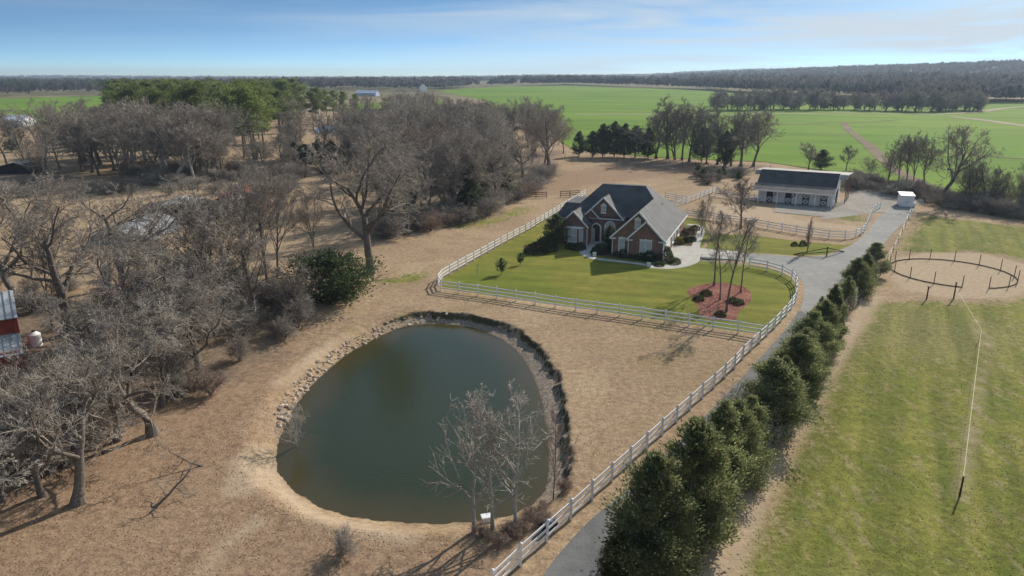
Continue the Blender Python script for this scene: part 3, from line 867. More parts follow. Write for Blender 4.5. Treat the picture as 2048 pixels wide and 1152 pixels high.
L_COLUMN = [(34, .05, .97, 14, 26, .34, .60, .5, 5, .06, .10), (6, .15, 1.0, 18, 34, .45, .3, .6, 4, .1, .08), (4, .2, 1.0, 20, 40, .5, .3, .7, 3, .12, .05)]
PROTO = {}
def reg(kind, H, meshes, mt, mc): PROTO.setdefault(kind, []).append((H, meshes, mt, mc))
for s in range(4):
    reg('oak', 16, bare_tree('oak', 11 + s, 16, .50, L_OAK, .36, (.12 * math.cos(s * 2), .12 * math.sin(s * 2)), .12, .014), 'bark', 'twig')
for s in range(5):
    reg('vase', 16, bare_tree('vase', 31 + s, 16, .80, L_VASE, .24, (.05 * math.cos(s), .05 * math.sin(s)), .06, .024), 'bark', 'twig')
for s in range(5):
    reg('round', 15, bare_tree('round', 51 + s, 15, .72, L_ROUND, .26, (.06 * math.cos(s * 2), 0), .07, .023), 'bark', 'twig')
for s in range(4):
    reg('hedge', 14, bare_tree('hedge', 61 + s, 14, .75, L_HEDGE, .26, (.05, 0), .07, .055, sides=(5, 4, 3, 3, 3, 3)), 'bark', 'twig_far')
for s in range(3):
    reg('pole', 9, bare_tree('pole', 76 + s, 9, .93, L_POLE, .085, (.03, .02), .04, .011), 'bark', 'twig')
for s in range(3):
    reg('young', 7, bare_tree('young', 71 + s, 7, .95, L_YOUNG, .075, (.03, 0), .035, .0085), 'bark_pale', 'twig_pale')
for s in range(3):
    reg('slim', 9, bare_tree('slim', 81 + s, 9, .92, L_YOUNG, .09, (.04, .02), .05, .0095, stems=3, stemspread=.13), 'bark', 'twig')
for s in range(4):
    reg('brush', 3, bare_tree('brush', 91 + s, 3, .75, L_BRUSH, .030, (0, 0), .16, .010, stems=9, stemspread=.55, sides=(4, 3, 3, 3, 3, 3)), 'bark', ('twig', 'twig_pale', 'twig', 'twig_red')[s])
for s in range(3):
    reg('sycamore', 7, bare_tree('sycamore', 201 + s, 7, .95, L_SYC, .085, (-.06, .02), .045, .015), 'bark_pale', 'twig_pale')
reg('snag', 5, bare_tree('snag', 211, 5, .85, L_SNAG, .13, (.5, .1), .22, .014), 'bark', 'twig')
reg('column', 5.4, bare_tree('column', 101, 5.4, .96, L_COLUMN, .07, (0, 0), .02, .010), 'bark', 'twig_red')
for s in range(4):
    reg('pine', 20, pine_tree('pine', 111 + s, 20, 6000, .55, (.36, .44, .32, .48)[s]), 'bark_pine', 'pine')
for s in range(4):
    reg('cedar', 6, cone_tree('cedar', 121 + s, 6, (1.75, 1.95, 1.55, 1.8)[s], 36000, .14, lob=.5, belly=.32), 'bark', 'cedar')
for s in range(3):
    reg('dark_cedar', 9, cone_tree('dark_cedar', 131 + s, 9, (2.1, 2.5, 1.9)[s], 5600, .40, lob=.75, belly=.45, base=.1), 'bark', 'cedar_dark')
for s in range(3):
    reg('shrub', 1, ball_shrub('shrub', 141 + s, 1, .75, 1500, .11), 'bark', 'holly')
reg('yellow_shrub', 1, ball_shrub('yellow', 151, 1, .7, 1500, .10), 'bark', 'yellow_shrub')
reg('red_shrub', 1, ball_shrub('bronze', 152, 1, .8, 1500, .10), 'bark', 'red_shrub')
reg('big_holly', 5, cone_tree('bigholly', 153, 5, 3.3, 14000, .27, tip=.9, lob=.9, belly=.45), 'bark', 'holly')
reg('lawn_tree', 3, cone_tree('lawntree', 155, 3, 1.0, 1600, .22, lob=.9, base=.22, belly=.5), 'bark', 'holly')
reg('gold_cedar', 5, cone_tree('gold', 154, 5, 1.7, 9000, .22), 'bark', 'gold_cedar')
PARTN = {'shrub': ('stem', 'foliage'), 'yellow_shrub': ('stem', 'foliage'), 'red_shrub': ('stem', 'foliage'), 'brush': ('stem', 'twigs')}
ORD = ['leftmost', 'second', 'third', 'fourth', 'fifth', 'sixth', 'seventh', 'eighth', 'ninth', 'tenth', 'eleventh', 'twelfth']
def nth(k, what, where):
    return ('leftmost %s %s' % (what, where)) if k == 0 else ('%s %s from the left %s' % (ORD[k], what, where))
rnd = random.Random(7)
def plant(kind, x, y, H, label, name='bare_tree', cat='tree', group=None, wide=1.0, rz=None, var=None, z=None, mats=None):
    lst = PROTO[kind]
    H0, (tm, cm), mt, mc = lst[rnd.randrange(len(lst)) if var is None else var % len(lst)]
    k = H / H0
    o = thing(name, label, cat, (x, y, (gz(x, y) if z is None else z) - .03), rnd.uniform(0, 6.28) if rz is None else rz, group)
    o.scale = (k * wide, k * wide, k)
    pn = PARTN.get(kind, ('trunk', 'crown'))
    for nm, me, mm in ((pn[0], tm, mt), (pn[1], cm, mc)):
        c = bpy.data.objects.new(nm, me)
        if len(me.materials) == 0: me.materials.append(M[mm])
        link(c, o)
        if mats:
            c.material_slots[0].link = 'OBJECT'
            c.material_slots[0].material = M[mats[0] if me is tm else mats[1]]
    return o
def plant_px(kind, u, v, vt, label, **k):
    x, y = g(u, v)
    return plant(kind, x, y, top_height(x, y, vt), label, **k)
def scatter(poly_px, n, sep, seed):
    rr = random.Random(seed); P = [g(*p) for p in poly_px]
    xs = [p[0] for p in P]; ys = [p[1] for p in P]; out = []; tries = 0
    while len(out) < n and tries < n * 60:
        tries += 1
        x, y = rr.uniform(min(xs), max(xs)), rr.uniform(min(ys), max(ys))
        if float(sdf(np.array([x]), np.array([y]), P)[0]) > 0: continue
        if any((x - a) ** 2 + (y - b) ** 2 < sep * sep for a, b in out): continue
        out.append((x, y))
    return out

# ------------------------------------------------------------------ brick house
HA = R(-21)
house = thing('brick_house', 'red brick house with steep charcoal gabled roofs on the green lawn', 'house', (13.9, 95.5, 0), HA)
def window(parent, c, face, z0, z1, w, axis='f', pane='glass', mull=1, name='window', bars=1, head=None):
    """window on a front (-b) or right (+a) wall: frame part with panes, mullions and sill below it"""
    T = (lambda p, q, r: (p, q, r)) if axis == 'f' else (lambda p, q, r: (-q, p, r))
    def bx(mb, a0, a1, d0, d1, zz0, zz1):
        # d = depth out of the wall
        if axis == 'f': mb.box(a0, a1, face - d1, face - d0, zz0, zz1)
        else: mb.box(face + d0, face + d1, a0, a1, zz0, zz1)
    fr = MB(); t = .09
    bx(fr, c - w/2 - t, c - w/2, 0, .07, z0 - t, z1 + t); bx(fr, c + w/2, c + w/2 + t, 0, .07, z0 - t, z1 + t)
    bx(fr, c - w/2, c + w/2, 0, .07, z1, z1 + t); bx(fr, c - w/2, c + w/2, 0, .07, z0 - t, z0)
    o = fr.build(name, 'trim', parent)
    n = mull + 1
    for k in range(n):
        for j in range(bars + 1):
            a0 = c - w/2 + w * k / n + .025; a1 = c - w/2 + w * (k + 1) / n - .025
            b0 = z0 + (z1 - z0) * j / (bars + 1) + .02; b1 = z0 + (z1 - z0) * (j + 1) / (bars + 1) - .02
            m = MB(); bx(m, a0, a1, .012, .03, b0, b1); m.build('pane', pane, o)
    for k in range(1, n):
        m = MB(); a = c - w/2 + w * k / n; bx(m, a - .035, a + .035, .01, .055, z0, z1); m.build('mullion', 'trim', o)
    for j in range(1, bars + 1):
        m = MB(); b0 = z0 + (z1 - z0) * j / (bars + 1); bx(m, c - w/2, c + w/2, .01, .045, b0 - .025, b0 + .025); m.build('glazing_bar', 'trim', o)
    m = MB(); bx(m, c - w/2 - .16, c + w/2 + .16, 0, .13, z0 - .2, z0 - t); m.build('sill', 'trim', o)
    if head:
        m = MB(); bx(m, c - w/2 - .14, c + w/2 + .14, .0, .1, z1 + t, z1 + t + .16)
        if head == 'peak':
            m.prism([(c - w/2 - .14, face - .1, z1 + t + .16), (c + w/2 + .14, face - .1, z1 + t + .16), (c, face - .1, z1 + t + .5)],
                    [(c - w/2 - .14, face, z1 + t + .16), (c + w/2 + .14, face, z1 + t + .16), (c, face, z1 + t + .5)])
        if head == 'key':
            bx(m, c - .1, c + .1, .1, .14, z1 + t - .02, z1 + t + .26)
        m.build('window_head', 'trim', o)
    return o
# walls
MB().ext([(0, 0), (6.9, 0), (6.9, 3), (3.45, 6.3), (0, 3)], 0, 9.5).build('wall', 'brick', house)
MB().ext([(2.3, 0), (6.93, 0), (6.93, 2.97), (4.6, 5.2), (2.3, 3)], -.32, .05).build('wall', 'brick', house)
MB().box(-8.9, 6.88, 9.2, 19.8, 0, 3.0).build('wall', 'brick', house)
MB().box(-5.2, .02, 7.2, 9.4, 0, 4.0).build('wall', 'brick', house)
MB().ext([(-6.15, 3.75), (-.2, 3.75), (-3.2, 6.7)], 7.2, 9.6).build('gable_wall', 'brick', house)
MB().ext([(-6.3, 3.75), (-3.7, 3.75), (-5.0, 5.05)], 6.9, 7.25).build('gable_wall', 'brick', house)
MB().ext([(-8.9, 0), (-4.9, 0), (-4.9, 2.95), (-6.9, 4.95), (-8.9, 2.95)], 4.4, 9.3).build('wall', 'brick', house)
# three sided bay under the left gable
MB().prism([(-8.4, 4.45, 0), (-5.4, 4.45, 0), (-6.0, 3.8, 0), (-7.8, 3.8, 0)], [(-8.4, 4.45, 2.6), (-5.4, 4.45, 2.6), (-6.0, 3.8, 2.6), (-7.8, 3.8, 2.6)]).build('bay', 'brick', house)
MB().prism([(-8.6, 4.45, 2.6), (-5.2, 4.45, 2.6), (-5.9, 3.65, 2.6), (-7.9, 3.65, 2.6)], [(-8.5, 4.45, 2.82), (-5.3, 4.45, 2.82), (-5.95, 3.72, 2.82), (-7.85, 3.72, 2.82)]).build('bay_cornice', 'trim', house)
window(house, -6.9, 3.79, .75, 2.4, 1.15, pane='blind', mull=0)
# angled bay windows
def bay_side(p, q):
    p, q = Vector((p[0], p[1], 0)), Vector((q[0], q[1], 0)); d = (q - p).normalized(); nrm_ = Vector((d.y, -d.x, 0))
    c = (p + q) / 2; hw = (q - p).length / 2 - .14
    A, B = c - d * hw, c + d * hw
    f = MB()
    for a, b, z0, z1 in ((A, B, .66, .76), (A, B, 2.4, 2.5)):
        f.prism([(a + nrm_*.01) + Vector((0,0,z0)), (b + nrm_*.01) + Vector((0,0,z0)), (b + nrm_*.01) + Vector((0,0,z1)), (a + nrm_*.01) + Vector((0,0,z1))],
                [(a + nrm_*.08) + Vector((0,0,z0)), (b + nrm_*.08) + Vector((0,0,z0)), (b + nrm_*.08) + Vector((0,0,z1)), (a + nrm_*.08) + Vector((0,0,z1))])
    for a in (A, B): f.bar(a + nrm_*.045 + Vector((0,0,.76)), a + nrm_*.045 + Vector((0,0,2.4)), .09, .07)
    o = f.build('window', 'trim', house)
    m = MB(); m.prism([A + nrm_*.012 + Vector((0,0,.76)), B + nrm_*.012 + Vector((0,0,.76)), B + nrm_*.012 + Vector((0,0,2.4)), A + nrm_*.012 + Vector((0,0,2.4))],
                      [A + nrm_*.03 + Vector((0,0,.76)), B + nrm_*.03 + Vector((0,0,.76)), B + nrm_*.03 + Vector((0,0,2.4)), A + nrm_*.03 + Vector((0,0,2.4))]); m.build('pane', 'blind', o)
bay_side((-8.4, 4.45), (-7.8, 3.8)); bay_side((-6.0, 3.8), (-5.4, 4.45))
# roofs
t = .16
def slope(pts, m='shingle'): return MB().slab(pts, t).build('roof_slope', m, house)
slope([(7.3, -.45, 2.72), (7.3, 20.2, 2.72), (1.95, 13.0, 8.07), (1.95, 12.0, 8.07), (3.5, 10.45, 6.52), (3.5, -.45, 6.52)])
slope([(4.62, -.75, 5.40), (7.3, -.75, 2.72), (7.3, -.45, 2.72), (4.62, -.45, 5.40)])
slope([(2.0, -.75, 2.78), (4.62, -.75, 5.40), (4.62, -.1, 5.40), (2.0, -.1, 2.78)])
slope([(-.35, -.45, 2.72), (3.45, -.45, 6.52), (3.45, 10.45, 6.52), (.9, 7.9, 3.97), (-.35, 7.9, 2.72)])
slope([(-4.7, 12.0, 8.07), (1.95, 12.0, 8.07), (3.45, 10.45, 6.48), (.95, 7.95, 3.99), (-6.2, 7.95, 3.99), (-6.2, 6.7, 2.76), (-10.0, 6.7, 2.76)])
slope([(-4.7, 12.0, 8.07), (-10.0, 6.7, 2.76), (-10.0, 20.2, 2.76), (-4.7, 13.0, 8.07)])
slope([(-4.7, 13.0, 8.07), (-10.0, 20.2, 2.76), (7.3, 20.2, 2.72), (1.95, 13.0, 8.07)])
MB().slab([(-4.7, 12.0, 8.09), (1.95, 12.0, 8.09), (1.95, 13.0, 8.09), (-4.7, 13.0, 8.09)], .1).build('roof_ridge', 'shingle', house)
# left lower wing
MB().box(-11.0, -8.9, 9.0, 17.0, 0, 2.9).build('wall', 'brick', house)
slope([(-9.7, 9.6, 5.35), (-6.6, 9.6, 5.35), (-7.0, 6.6, 2.66), (-11.4, 8.0, 2.66)])
slope([(-9.7, 9.6, 5.35), (-11.4, 8.0, 2.66), (-11.4, 17.2, 2.66), (-9.7, 15.6, 5.35)])
slope([(-9.7, 9.6, 5.35), (-9.7, 15.6, 5.35), (-6.6, 15.6, 5.35), (-6.6, 9.6, 5.35)])
# entry gable roof, small gable roof, bay gable roof
slope([(-3.2, 6.85, 6.98), (-.0, 6.85, 3.78), (-.0, 7.7, 3.78), (-3.2, 10.95, 6.98)])
slope([(-3.2, 6.85, 6.98), (-6.45, 6.85, 3.73), (-6.45, 7.7, 3.73), (-3.2, 10.95, 6.98)])
slope([(-5.0, 6.6, 5.22), (-3.6, 6.6, 3.82), (-3.6, 7.1, 3.82), (-5.0, 7.1, 5.22)])
slope([(-5.0, 6.6, 5.22), (-6.5, 6.6, 3.72), (-6.5, 7.1, 3.72), (-5.0, 7.1, 5.22)])
slope([(-6.9, 4.05, 5.18), (-4.6, 4.05, 2.88), (-4.6, 6.8, 2.88), (-6.9, 9.15, 5.18)])
slope([(-6.9, 4.05, 5.18), (-9.25, 4.05, 2.83), (-9.25, 7.6, 2.83), (-6.9, 9.15, 5.18)])
# white rake boards, fascias and returns
def trim(p, q, w=.07, h=.22): return MB().bar(p, q, w, h).build('rake_board', 'trim', house)
trim((-.38, -.49, 2.62), (3.48, -.49, 6.43)); trim((3.48, -.49, 6.43), (4.62, -.49, 5.3))
trim((2.0, -.79, 2.66), (4.62, -.79, 5.28)); trim((4.62, -.79, 5.28), (7.3, -.79, 2.6))
trim((-6.45, 6.81, 3.62), (-3.2, 6.81, 6.87)); trim((-3.2, 6.81, 6.87), (0, 6.81, 3.67))
trim((-6.5, 6.56, 3.62), (-5.0, 6.56, 5.12), .07, .16); trim((-5.0, 6.56, 5.12), (-3.6, 6.56, 3.72), .07, .16)
trim((-9.25, 4.01, 2.72), (-6.9, 4.01, 5.07)); trim((-6.9, 4.01, 5.07), (-4.6, 4.01, 2.77))
MB().box(7.28, 7.36, -.75, 20.2, 2.45, 2.66).build('gutter', 'trim', house)
MB().box(-6.3, -.1, 7.08, 7.18, 3.58, 3.76).build('frieze_board', 'trim', house)
for a0, a1, b in ((-.38, .45, -.42), (1.98, 2.8, -.74), (6.35, 7.3, -.74)):
    MB().box(a0, a1, b, b + .4, 2.5, 2.66).build('eave_return', 'trim', house)
for a, b in ((-.05, -.08), (2.22, -.40), (-4.84, 4.32)):
    MB().box(a - .05, a + .05, b - .06, b + .04, .1, 2.6).build('downspout', 'trim', house)
MB().box(6.92, 7.0, -.42, .25, 0, 2.9).build('corner_board', 'trim', house)
# windows and doors
window(house, 1.25, 0, .65, 2.5, .72, pane='blind', mull=0, head='key')
window(house, 4.6, -.32, .65, 2.5, 1.45, pane='blind', mull=1, head='key')
window(house, 3.3, 0, 4.25, 5.15, .6, pane='blind', mull=0, head='peak')
window(house, -3.2, 7.2, 4.65, 5.45, .55, pane='blind', mull=0, head='peak')
def arch(parent, c, face, z0, zs, w, thick, depth, m, name):
    """arched surround: posts and a half ring"""
    pts_o, pts_i = [], []
    n = 14; ro, ri = w / 2 + thick, w / 2
    pts_o.append((c - ro, z0)); pts_i.append((c - ri, z0))
    for k in range(n + 1):
        an = math.pi - math.pi * k / n
        pts_o.append((c + ro * math.cos(an), zs + ro * math.sin(an))); pts_i.append((c + ri * math.cos(an), zs + ri * math.sin(an)))
    pts_o.append((c + ro, z0)); pts_i.append((c + ri, z0))
    mb = MB()
    for k in range(len(pts_o) - 1):
        q = [pts_o[k], pts_o[k+1], pts_i[k+1], pts_i[k]]
        mb.prism([(a, face - depth, z) for a, z in q], [(a, face, z) for a, z in q])
    return mb.build(name, m, parent), pts_i
dr, inner = arch(house, -4.2, 7.2, .2, 2.2, 1.15, .2, .12, 'trim', 'door_surround')
MB().prism([(a, 7.19, z) for a, z in inner], [(a, 7.15, z) for a, z in inner]).build('fanlight', 'glass', house)
dd = MB().box(-4.42, -3.72, 7.08, 7.14, .2, 2.2).build('door', 'door', house)
MB().box(-3.84, -3.80, 7.02, 7.08, 1.1, 1.2).build('handle', 'metal', dd)
MB().box(-4.74, -4.5, 7.08, 7.14, .3, 2.2).build('sidelight', 'blind', house)
MB().box(-4.5, -4.42, 7.06, 7.13, .2, 2.2).build('mullion', 'trim', house)
ar, inner = arch(house, -2.15, 7.2, .5, 2.55, 1.35, .16, .1, 'trim', 'arched_window')
MB().prism([(a, 7.19, z) for a, z in inner], [(a, 7.16, z) for a, z in inner]).build('pane', 'blind', ar)
for k in range(1, 4):
    an = math.pi * k / 4
    MB().bar((-2.15, 7.13, 2.55), (-2.15 + .67 * math.cos(an), 7.13, 2.55 + .67 * math.sin(an)), .05, .05).build('glazing_bar', 'trim', ar)
MB().box(-2.83, -1.47, 7.1, 7.15, 2.5, 2.6).build('glazing_bar', 'trim', ar)
MB().box(-5.2, -1.2, 5.9, 7.2, 0, .18).build('porch_step', 'concrete_path', house)
gd = MB(); 
for k in range(4): gd.box(6.93, 7.0, 1.0, 5.6, .05 + k * .55, .57 + k * .55)
gdo = gd.build('garage_door', 'trim', house)
MB().box(6.9, 6.97, .85, 1.0, 0, 2.4).box(6.9, 6.97, 5.6, 5.75, 0, 2.4).box(6.9, 6.97, .85, 5.75, 2.26, 2.42).build('door_frame', 'trim', gdo)
window(house, 8.2, 6.91, .8, 2.3, 1.0, axis='r', pane='blind')
window(house, 13.5, 6.91, .8, 2.3, 1.4, axis='r', pane='blind')
dd = MB().box(6.9, 6.95, 10.2, 11.1, .1, 2.2).build('door', 'trim', house)
MB().box(6.95, 7.0, 10.28, 10.33, 1.05, 1.15).build('handle', 'metal', dd)
MB().tube((1.2, 15.4, 6.0), (1.2, 15.4, 6.9), .07, .07).build('vent_pipe', 'trim', house)
MB().tube((4.6, 12.2, 5.2), (4.6, 12.2, 5.9), .06, .06).build('vent_pipe', 'trim', house)

# ------------------------------------------------------------------ white stable
BA = R(-30)
barn = thing('stable', 'long white horse stable with dark roof and crossed stall doors', 'stable', (60.84, 133.5, 0), BA)
def profile(a0, a1, prof, name, m):
    mb = MB(); mb.prism([(a0, b, z) for b, z in prof], [(a1, b, z) for b, z in prof]); return mb.build(name, m, barn)
profile(-13.8, 0, [(0, 0), (9.2, 0), (9.2, 5.05), (4.7, 5.3), (.3, 3.35), (0, 3.2)], 'wall', 'siding')
def bslope(pts, m, th=.14, n='roof_slope'): return MB().slab(pts, th).build(n, m, barn)
bslope([(-14.6, -2.0, 2.55), (.35, -2.0, 2.55), (.35, .5, 3.62), (-14.6, .5, 3.62)], 'shingle_porch')
bslope([(-14.3, .3, 3.5), (.25, .3, 3.5), (.25, 3.95, 5.84), (-14.3, 3.95, 5.84)], 'shingle_barn')
bslope([(-15.4, 2.9, 5.0), (-14.32, 2.9, 5.0), (-14.32, 3.98, 5.6), (-15.4, 3.98, 5.6)], 'barnroof')
bslope([(.27, 2.9, 5.0), (1.7, 2.9, 5.0), (1.7, 3.98, 5.6), (.27, 3.98, 5.6)], 'barnroof')
bslope([(-15.4, 3.98, 5.66), (1.7, 3.98, 5.66), (1.9, 11.6, 5.3), (-15.4, 11.6, 5.3)], 'barnroof')
MB().box(-14.6, .35, -2.06, -2.0, 2.36, 2.56).build('fascia_board', 'trim', barn)
MB().bar((.36, -2.0, 2.47), (.36, .5, 3.54), .06, .2).build('rake_board', 'trim', barn)
MB().bar((.28, .3, 3.4), (.28, 3.95, 5.72), .06, .22).build('rake_board', 'trim', barn)
for a in (-13.4, -9.9, -6.4, -3.0, -.05):
    MB().box(a - .09, a + .09, -1.85, -1.67, 0, 2.45).build('porch_post', 'trim', barn)
for k, a in enumerate((-11.6, -8.1, -4.9, -1.7)):
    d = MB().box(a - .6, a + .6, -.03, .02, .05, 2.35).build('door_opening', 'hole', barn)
    halves = ((.1, 1.12),) if k < 2 else ((.1, 1.12), (1.2, 2.3))
    for z0, z1 in halves:
        p = MB().box(a - .56, a + .56, -.09, -.04, z0, z1).build('stall_door', 'trim', d)
        x = MB()
        x.bar((a - .52, -.11, z0 + .04), (a + .52, -.11, z1 - .04), .04, .1); x.bar((a - .52, -.115, z1 - .04), (a + .52, -.115, z0 + .04), .04, .1)
        x.box(a - .56, a - .48, -.12, -.09, z0, z1).box(a + .48, a + .56, -.12, -.09, z0, z1).box(a - .48, a + .48, -.12, -.09, z1 - .08, z1).box(a - .48, a + .48, -.12, -.09, z0, z0 + .08)
        x.build('cross_brace', 'dark', d)
    if k < 2:
        MB().box(a + .64, a + 1.75, -.10, -.04, 1.2, 2.3).build('open_door_leaf', 'trim', d)
        MB().bar((a + .68, -.12, 1.24), (a + 1.71, -.12, 2.26), .04, .1).bar((a + .68, -.125, 2.26), (a + 1.71, -.125, 1.24), .04, .1).build('cross_brace', 'dark', d)
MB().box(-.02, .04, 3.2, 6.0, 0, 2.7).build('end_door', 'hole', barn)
MB().box(.04, .1, 6.05, 7.6, 0, 2.7).build('sliding_door', 'trim', barn)
MB().box(-.0, .05, 1.4, 2.1, 1.1, 2.0).build('window', 'glass', barn)
for b in (5.2, 8.4, 11.3):
    MB().box(1.45, 1.6, b, b + .15, 0, 4.6).build('lean_to_post', 'oldwood', barn)
# battens of the siding
for k in range(23):
    a = -13.6 + k * .6
    if all(abs(a - c) > .75 for c in (-11.6, -8.1, -4.9, -1.7)):
        MB().box(a - .02, a + .02, -.02, 0.0, .05, 3.15).build('batten', 'siding', barn)

# ------------------------------------------------------------------ small sheds, far and side buildings
sx, sy = 73.6, 133.6
sh = thing('garden_shed', 'small white box shed standing at the end of the gravel drive', 'shed', (sx, sy, 0), R(-20))
MB().box(0, 2.3, 0, 3.6, .08, 2.15).build('wall', 'siding', sh)
MB().slab([(-.12, -.15, 2.22), (2.42, -.15, 2.22), (2.42, 3.75, 2.42), (-.12, 3.75, 2.42)], .12).build('roof', 'trim', sh)
for k in range(2):
    d = MB().box(.25 + k * .92, 1.13 + k * .92, -.04, 0, .12, 1.95).build('door', 'trim', sh)
    MB().box(.98 + k * .22, 1.04 + k * .22, -.07, -.04, .95, 1.1).build('handle', 'dark', d)
MB().box(.1, 2.2, .1, 3.5, 0, .1).build('skid_base', 'oldwood', sh)

def gable_building(name, label, cat, x, y, rz, w, d, he, hr, mw, mr, doors=()):
    o = thing(name, label, cat, (x, y, gz(x, y)), rz)
    mb = MB(); mb.prism([(-w/2, -d/2, 0), (w/2, -d/2, 0), (w/2, -d/2, he), (0, -d/2, hr), (-w/2, -d/2, he)], [(-w/2, d/2, 0), (w/2, d/2, 0), (w/2, d/2, he), (0, d/2, hr), (-w/2, d/2, he)]); mb.build('wall', mw, o)
    for s in (-1, 1):
        MB().slab([(s*(w/2+.35), -d/2-.3, he-.25), (s*(w/2+.35), d/2+.3, he-.25), (0, d/2+.3, hr+.12), (0, -d/2-.3, hr+.12)], .1).build('roof', mr, o)
    for (a, ww, hh, mm) in doors:
        MB().box(a - ww/2, a + ww/2, -d/2 - .05, -d/2 + .02, 0, hh).build('door', mm, o)
    return o
# red barn at the left edge of the picture
rb_x, rb_y = flat(52, 752)
rb = thing('red_barn', 'red barn with ribbed silver roof and lean-to at the left edge', 'barn', (rb_x, rb_y, gz(rb_x, rb_y)), R(35))
MB().box(-12, 0, 0, 3.0, 0, 2.3).build('wall', 'red', rb)
MB().prism([(-12, 3.0, 0), (0, 3.0, 0), (0, 3.0, 4.6), (-12, 3.0, 4.6)], [(-12, 9, 0), (0, 9, 0), (0, 9, 4.6), (-12, 9, 4.6)]).build('wall', 'red', rb)
MB().slab([(-12.3, -.3, 2.15), (.15, -.3, 2.15), (.15, 3.0, 3.0), (-12.3, 3.0, 3.0)], .08).build('lean_to_roof', 'metal', rb)
MB().slab([(-12.3, 2.6, 4.45), (.2, 2.6, 4.45), (.2, 6.0, 6.0), (-12.3, 6.0, 6.0)], .08).build('roof', 'metal', rb)
MB().slab([(-12.3, 9.4, 4.45), (.2, 9.4, 4.45), (.2, 6.0, 6.0), (-12.3, 6.0, 6.0)], .08).build('roof', 'metal', rb)
MB().prism([(.02, 3.0, 4.4), (.02, 9.0, 4.4), (.02, 6.0, 5.85)], [(.12, 3.0, 4.4), (.12, 9.0, 4.4), (.12, 6.0, 5.85)]).build('gable_wall', 'red', rb)
for k in range(24):
    a = -12.2 + k * .53
    p = MB().bar((a, 2.6, 4.50), (a, 6.0, 6.05), .05, .05).build('roof_rib', 'metal', rb)
    p = MB().bar((a, -.3, 2.2), (a, 3.0, 3.05), .05, .05).build('roof_rib', 'metal', rb)
MB().box(-.22, .14, -.12, .02, 0, 2.2).build('corner_board', 'red', rb)
MB().box(-.2, .14, 2.86, 2.98, 3.0, 4.5).build('corner_board', 'red', rb)
# white tank by the red barn
tk_x, tk_y = flat(72, 690)
tk = thing('water_tank', 'round white plastic tank beside the red barn', 'tank', (tk_x, tk_y, gz(tk_x, tk_y)))
MB().tube((0, 0, 0), (0, 0, 1.1), .55, .55, 16).tube((0, 0, 1.1), (0, 0, 1.35), .55, .2, 16).build('shell', 'plastic', tk)
MB().tube((0, 0, 1.35), (0, 0, 1.45), .16, .16, 12).build('lid', 'dark', tk)

def hoop(name, label, u, v, rz, w, d, h, mr, mend):
    x, y = flat(u, v); o = thing(name, label, 'shed', (x, y, gz(x, y)), rz)
    n = 14; ring = [(w/2 * math.cos(math.pi * k / n), h * math.sin(math.pi * k / n) ** .8 if 0 < k < n else 0) for k in range(n + 1)]
    mb = MB()
    for k in range(n):
        (a0, z0), (a1, z1) = ring[k], ring[k+1]
        mb.slab([(a0, 0, z0 + .02), (a1, 0, z1 + .02), (a1, d, z1 + .02), (a0, d, z0 + .02)], .06)
    mb.build('curved_roof', mr, o)
    mb = MB(); mb.prism([(a * .97, .25, z * .97) for a, z in ring], [(a * .97, .32, z * .97) for a, z in ring]); mb.build('end_wall', mend, o)
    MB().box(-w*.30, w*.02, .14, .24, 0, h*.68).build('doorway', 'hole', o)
    for k in range(6): MB().prism([(a * 1.01, d * k / 5 - .05, z * 1.01 + .03) for a, z in ring], [(a * 1.01, d * k / 5 + .05, z * 1.01 + .03) for a, z in ring]).build('hoop_rib', mr, o)
    return o
hoop('hoop_shed', 'silver hoop shed with a pale blue end behind the bare trees', 222, 492, R(-8), 7.0, 12, 2.7, 'hoop_metal', 'metal_blue')
x, y = flat(345, 446)
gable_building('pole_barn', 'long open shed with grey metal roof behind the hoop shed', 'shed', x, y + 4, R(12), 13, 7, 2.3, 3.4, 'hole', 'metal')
x, y = flat(488, 418)
gable_building('red_shed', 'dark red shed half hidden behind bare trees in the pasture', 'shed', x, y, R(10), 8, 6, 2.6, 4.2, 'red', 'red')
x, y = flat(40, 252)
gable_building('farm_shed', 'small white roofed shed beside the far left field', 'shed', x, y, R(75), 9, 14, 3.0, 5.2, 'siding', 'trim')
x, y = flat(735, 190)
x, y = g(735, 192)
gable_building('far_building', 'wide blue-grey roofed building beyond the pines', 'building', x, y, R(80), 12, 22, 3, 5.5, 'metal_blue', 'metal_blue')
x, y = flat(755, 243)
gable_building('wood_house', 'grey roofed house hidden among bare trees behind the small pond', 'house', x, y, R(75), 9, 17, 3, 6.5, 'oldwood', 'shingle_porch')
x, y = flat(800, 292)
gable_building('wood_cabin', 'small grey roofed cabin hidden deep in the bare wood', 'shed', x, y, R(20), 6, 7, 2.5, 4.6, 'oldwood', 'shingle_porch')
x, y = flat(42, 345)
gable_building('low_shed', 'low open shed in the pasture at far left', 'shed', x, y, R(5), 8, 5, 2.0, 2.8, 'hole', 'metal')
x, y = g(845, 183)
gable_building('white_farmhouse', 'tiny white farmhouse on the far side of the green valley', 'house', x, y, R(15), 9, 14, 5, 9, 'siding', 'metal')
x, y = g(1158, 160)
gable_building('long_farm_building', 'tiny long tan building on the far horizon field', 'building', x, y, R(85), 16, 50, 5, 10, 'siding', 'oldwood')

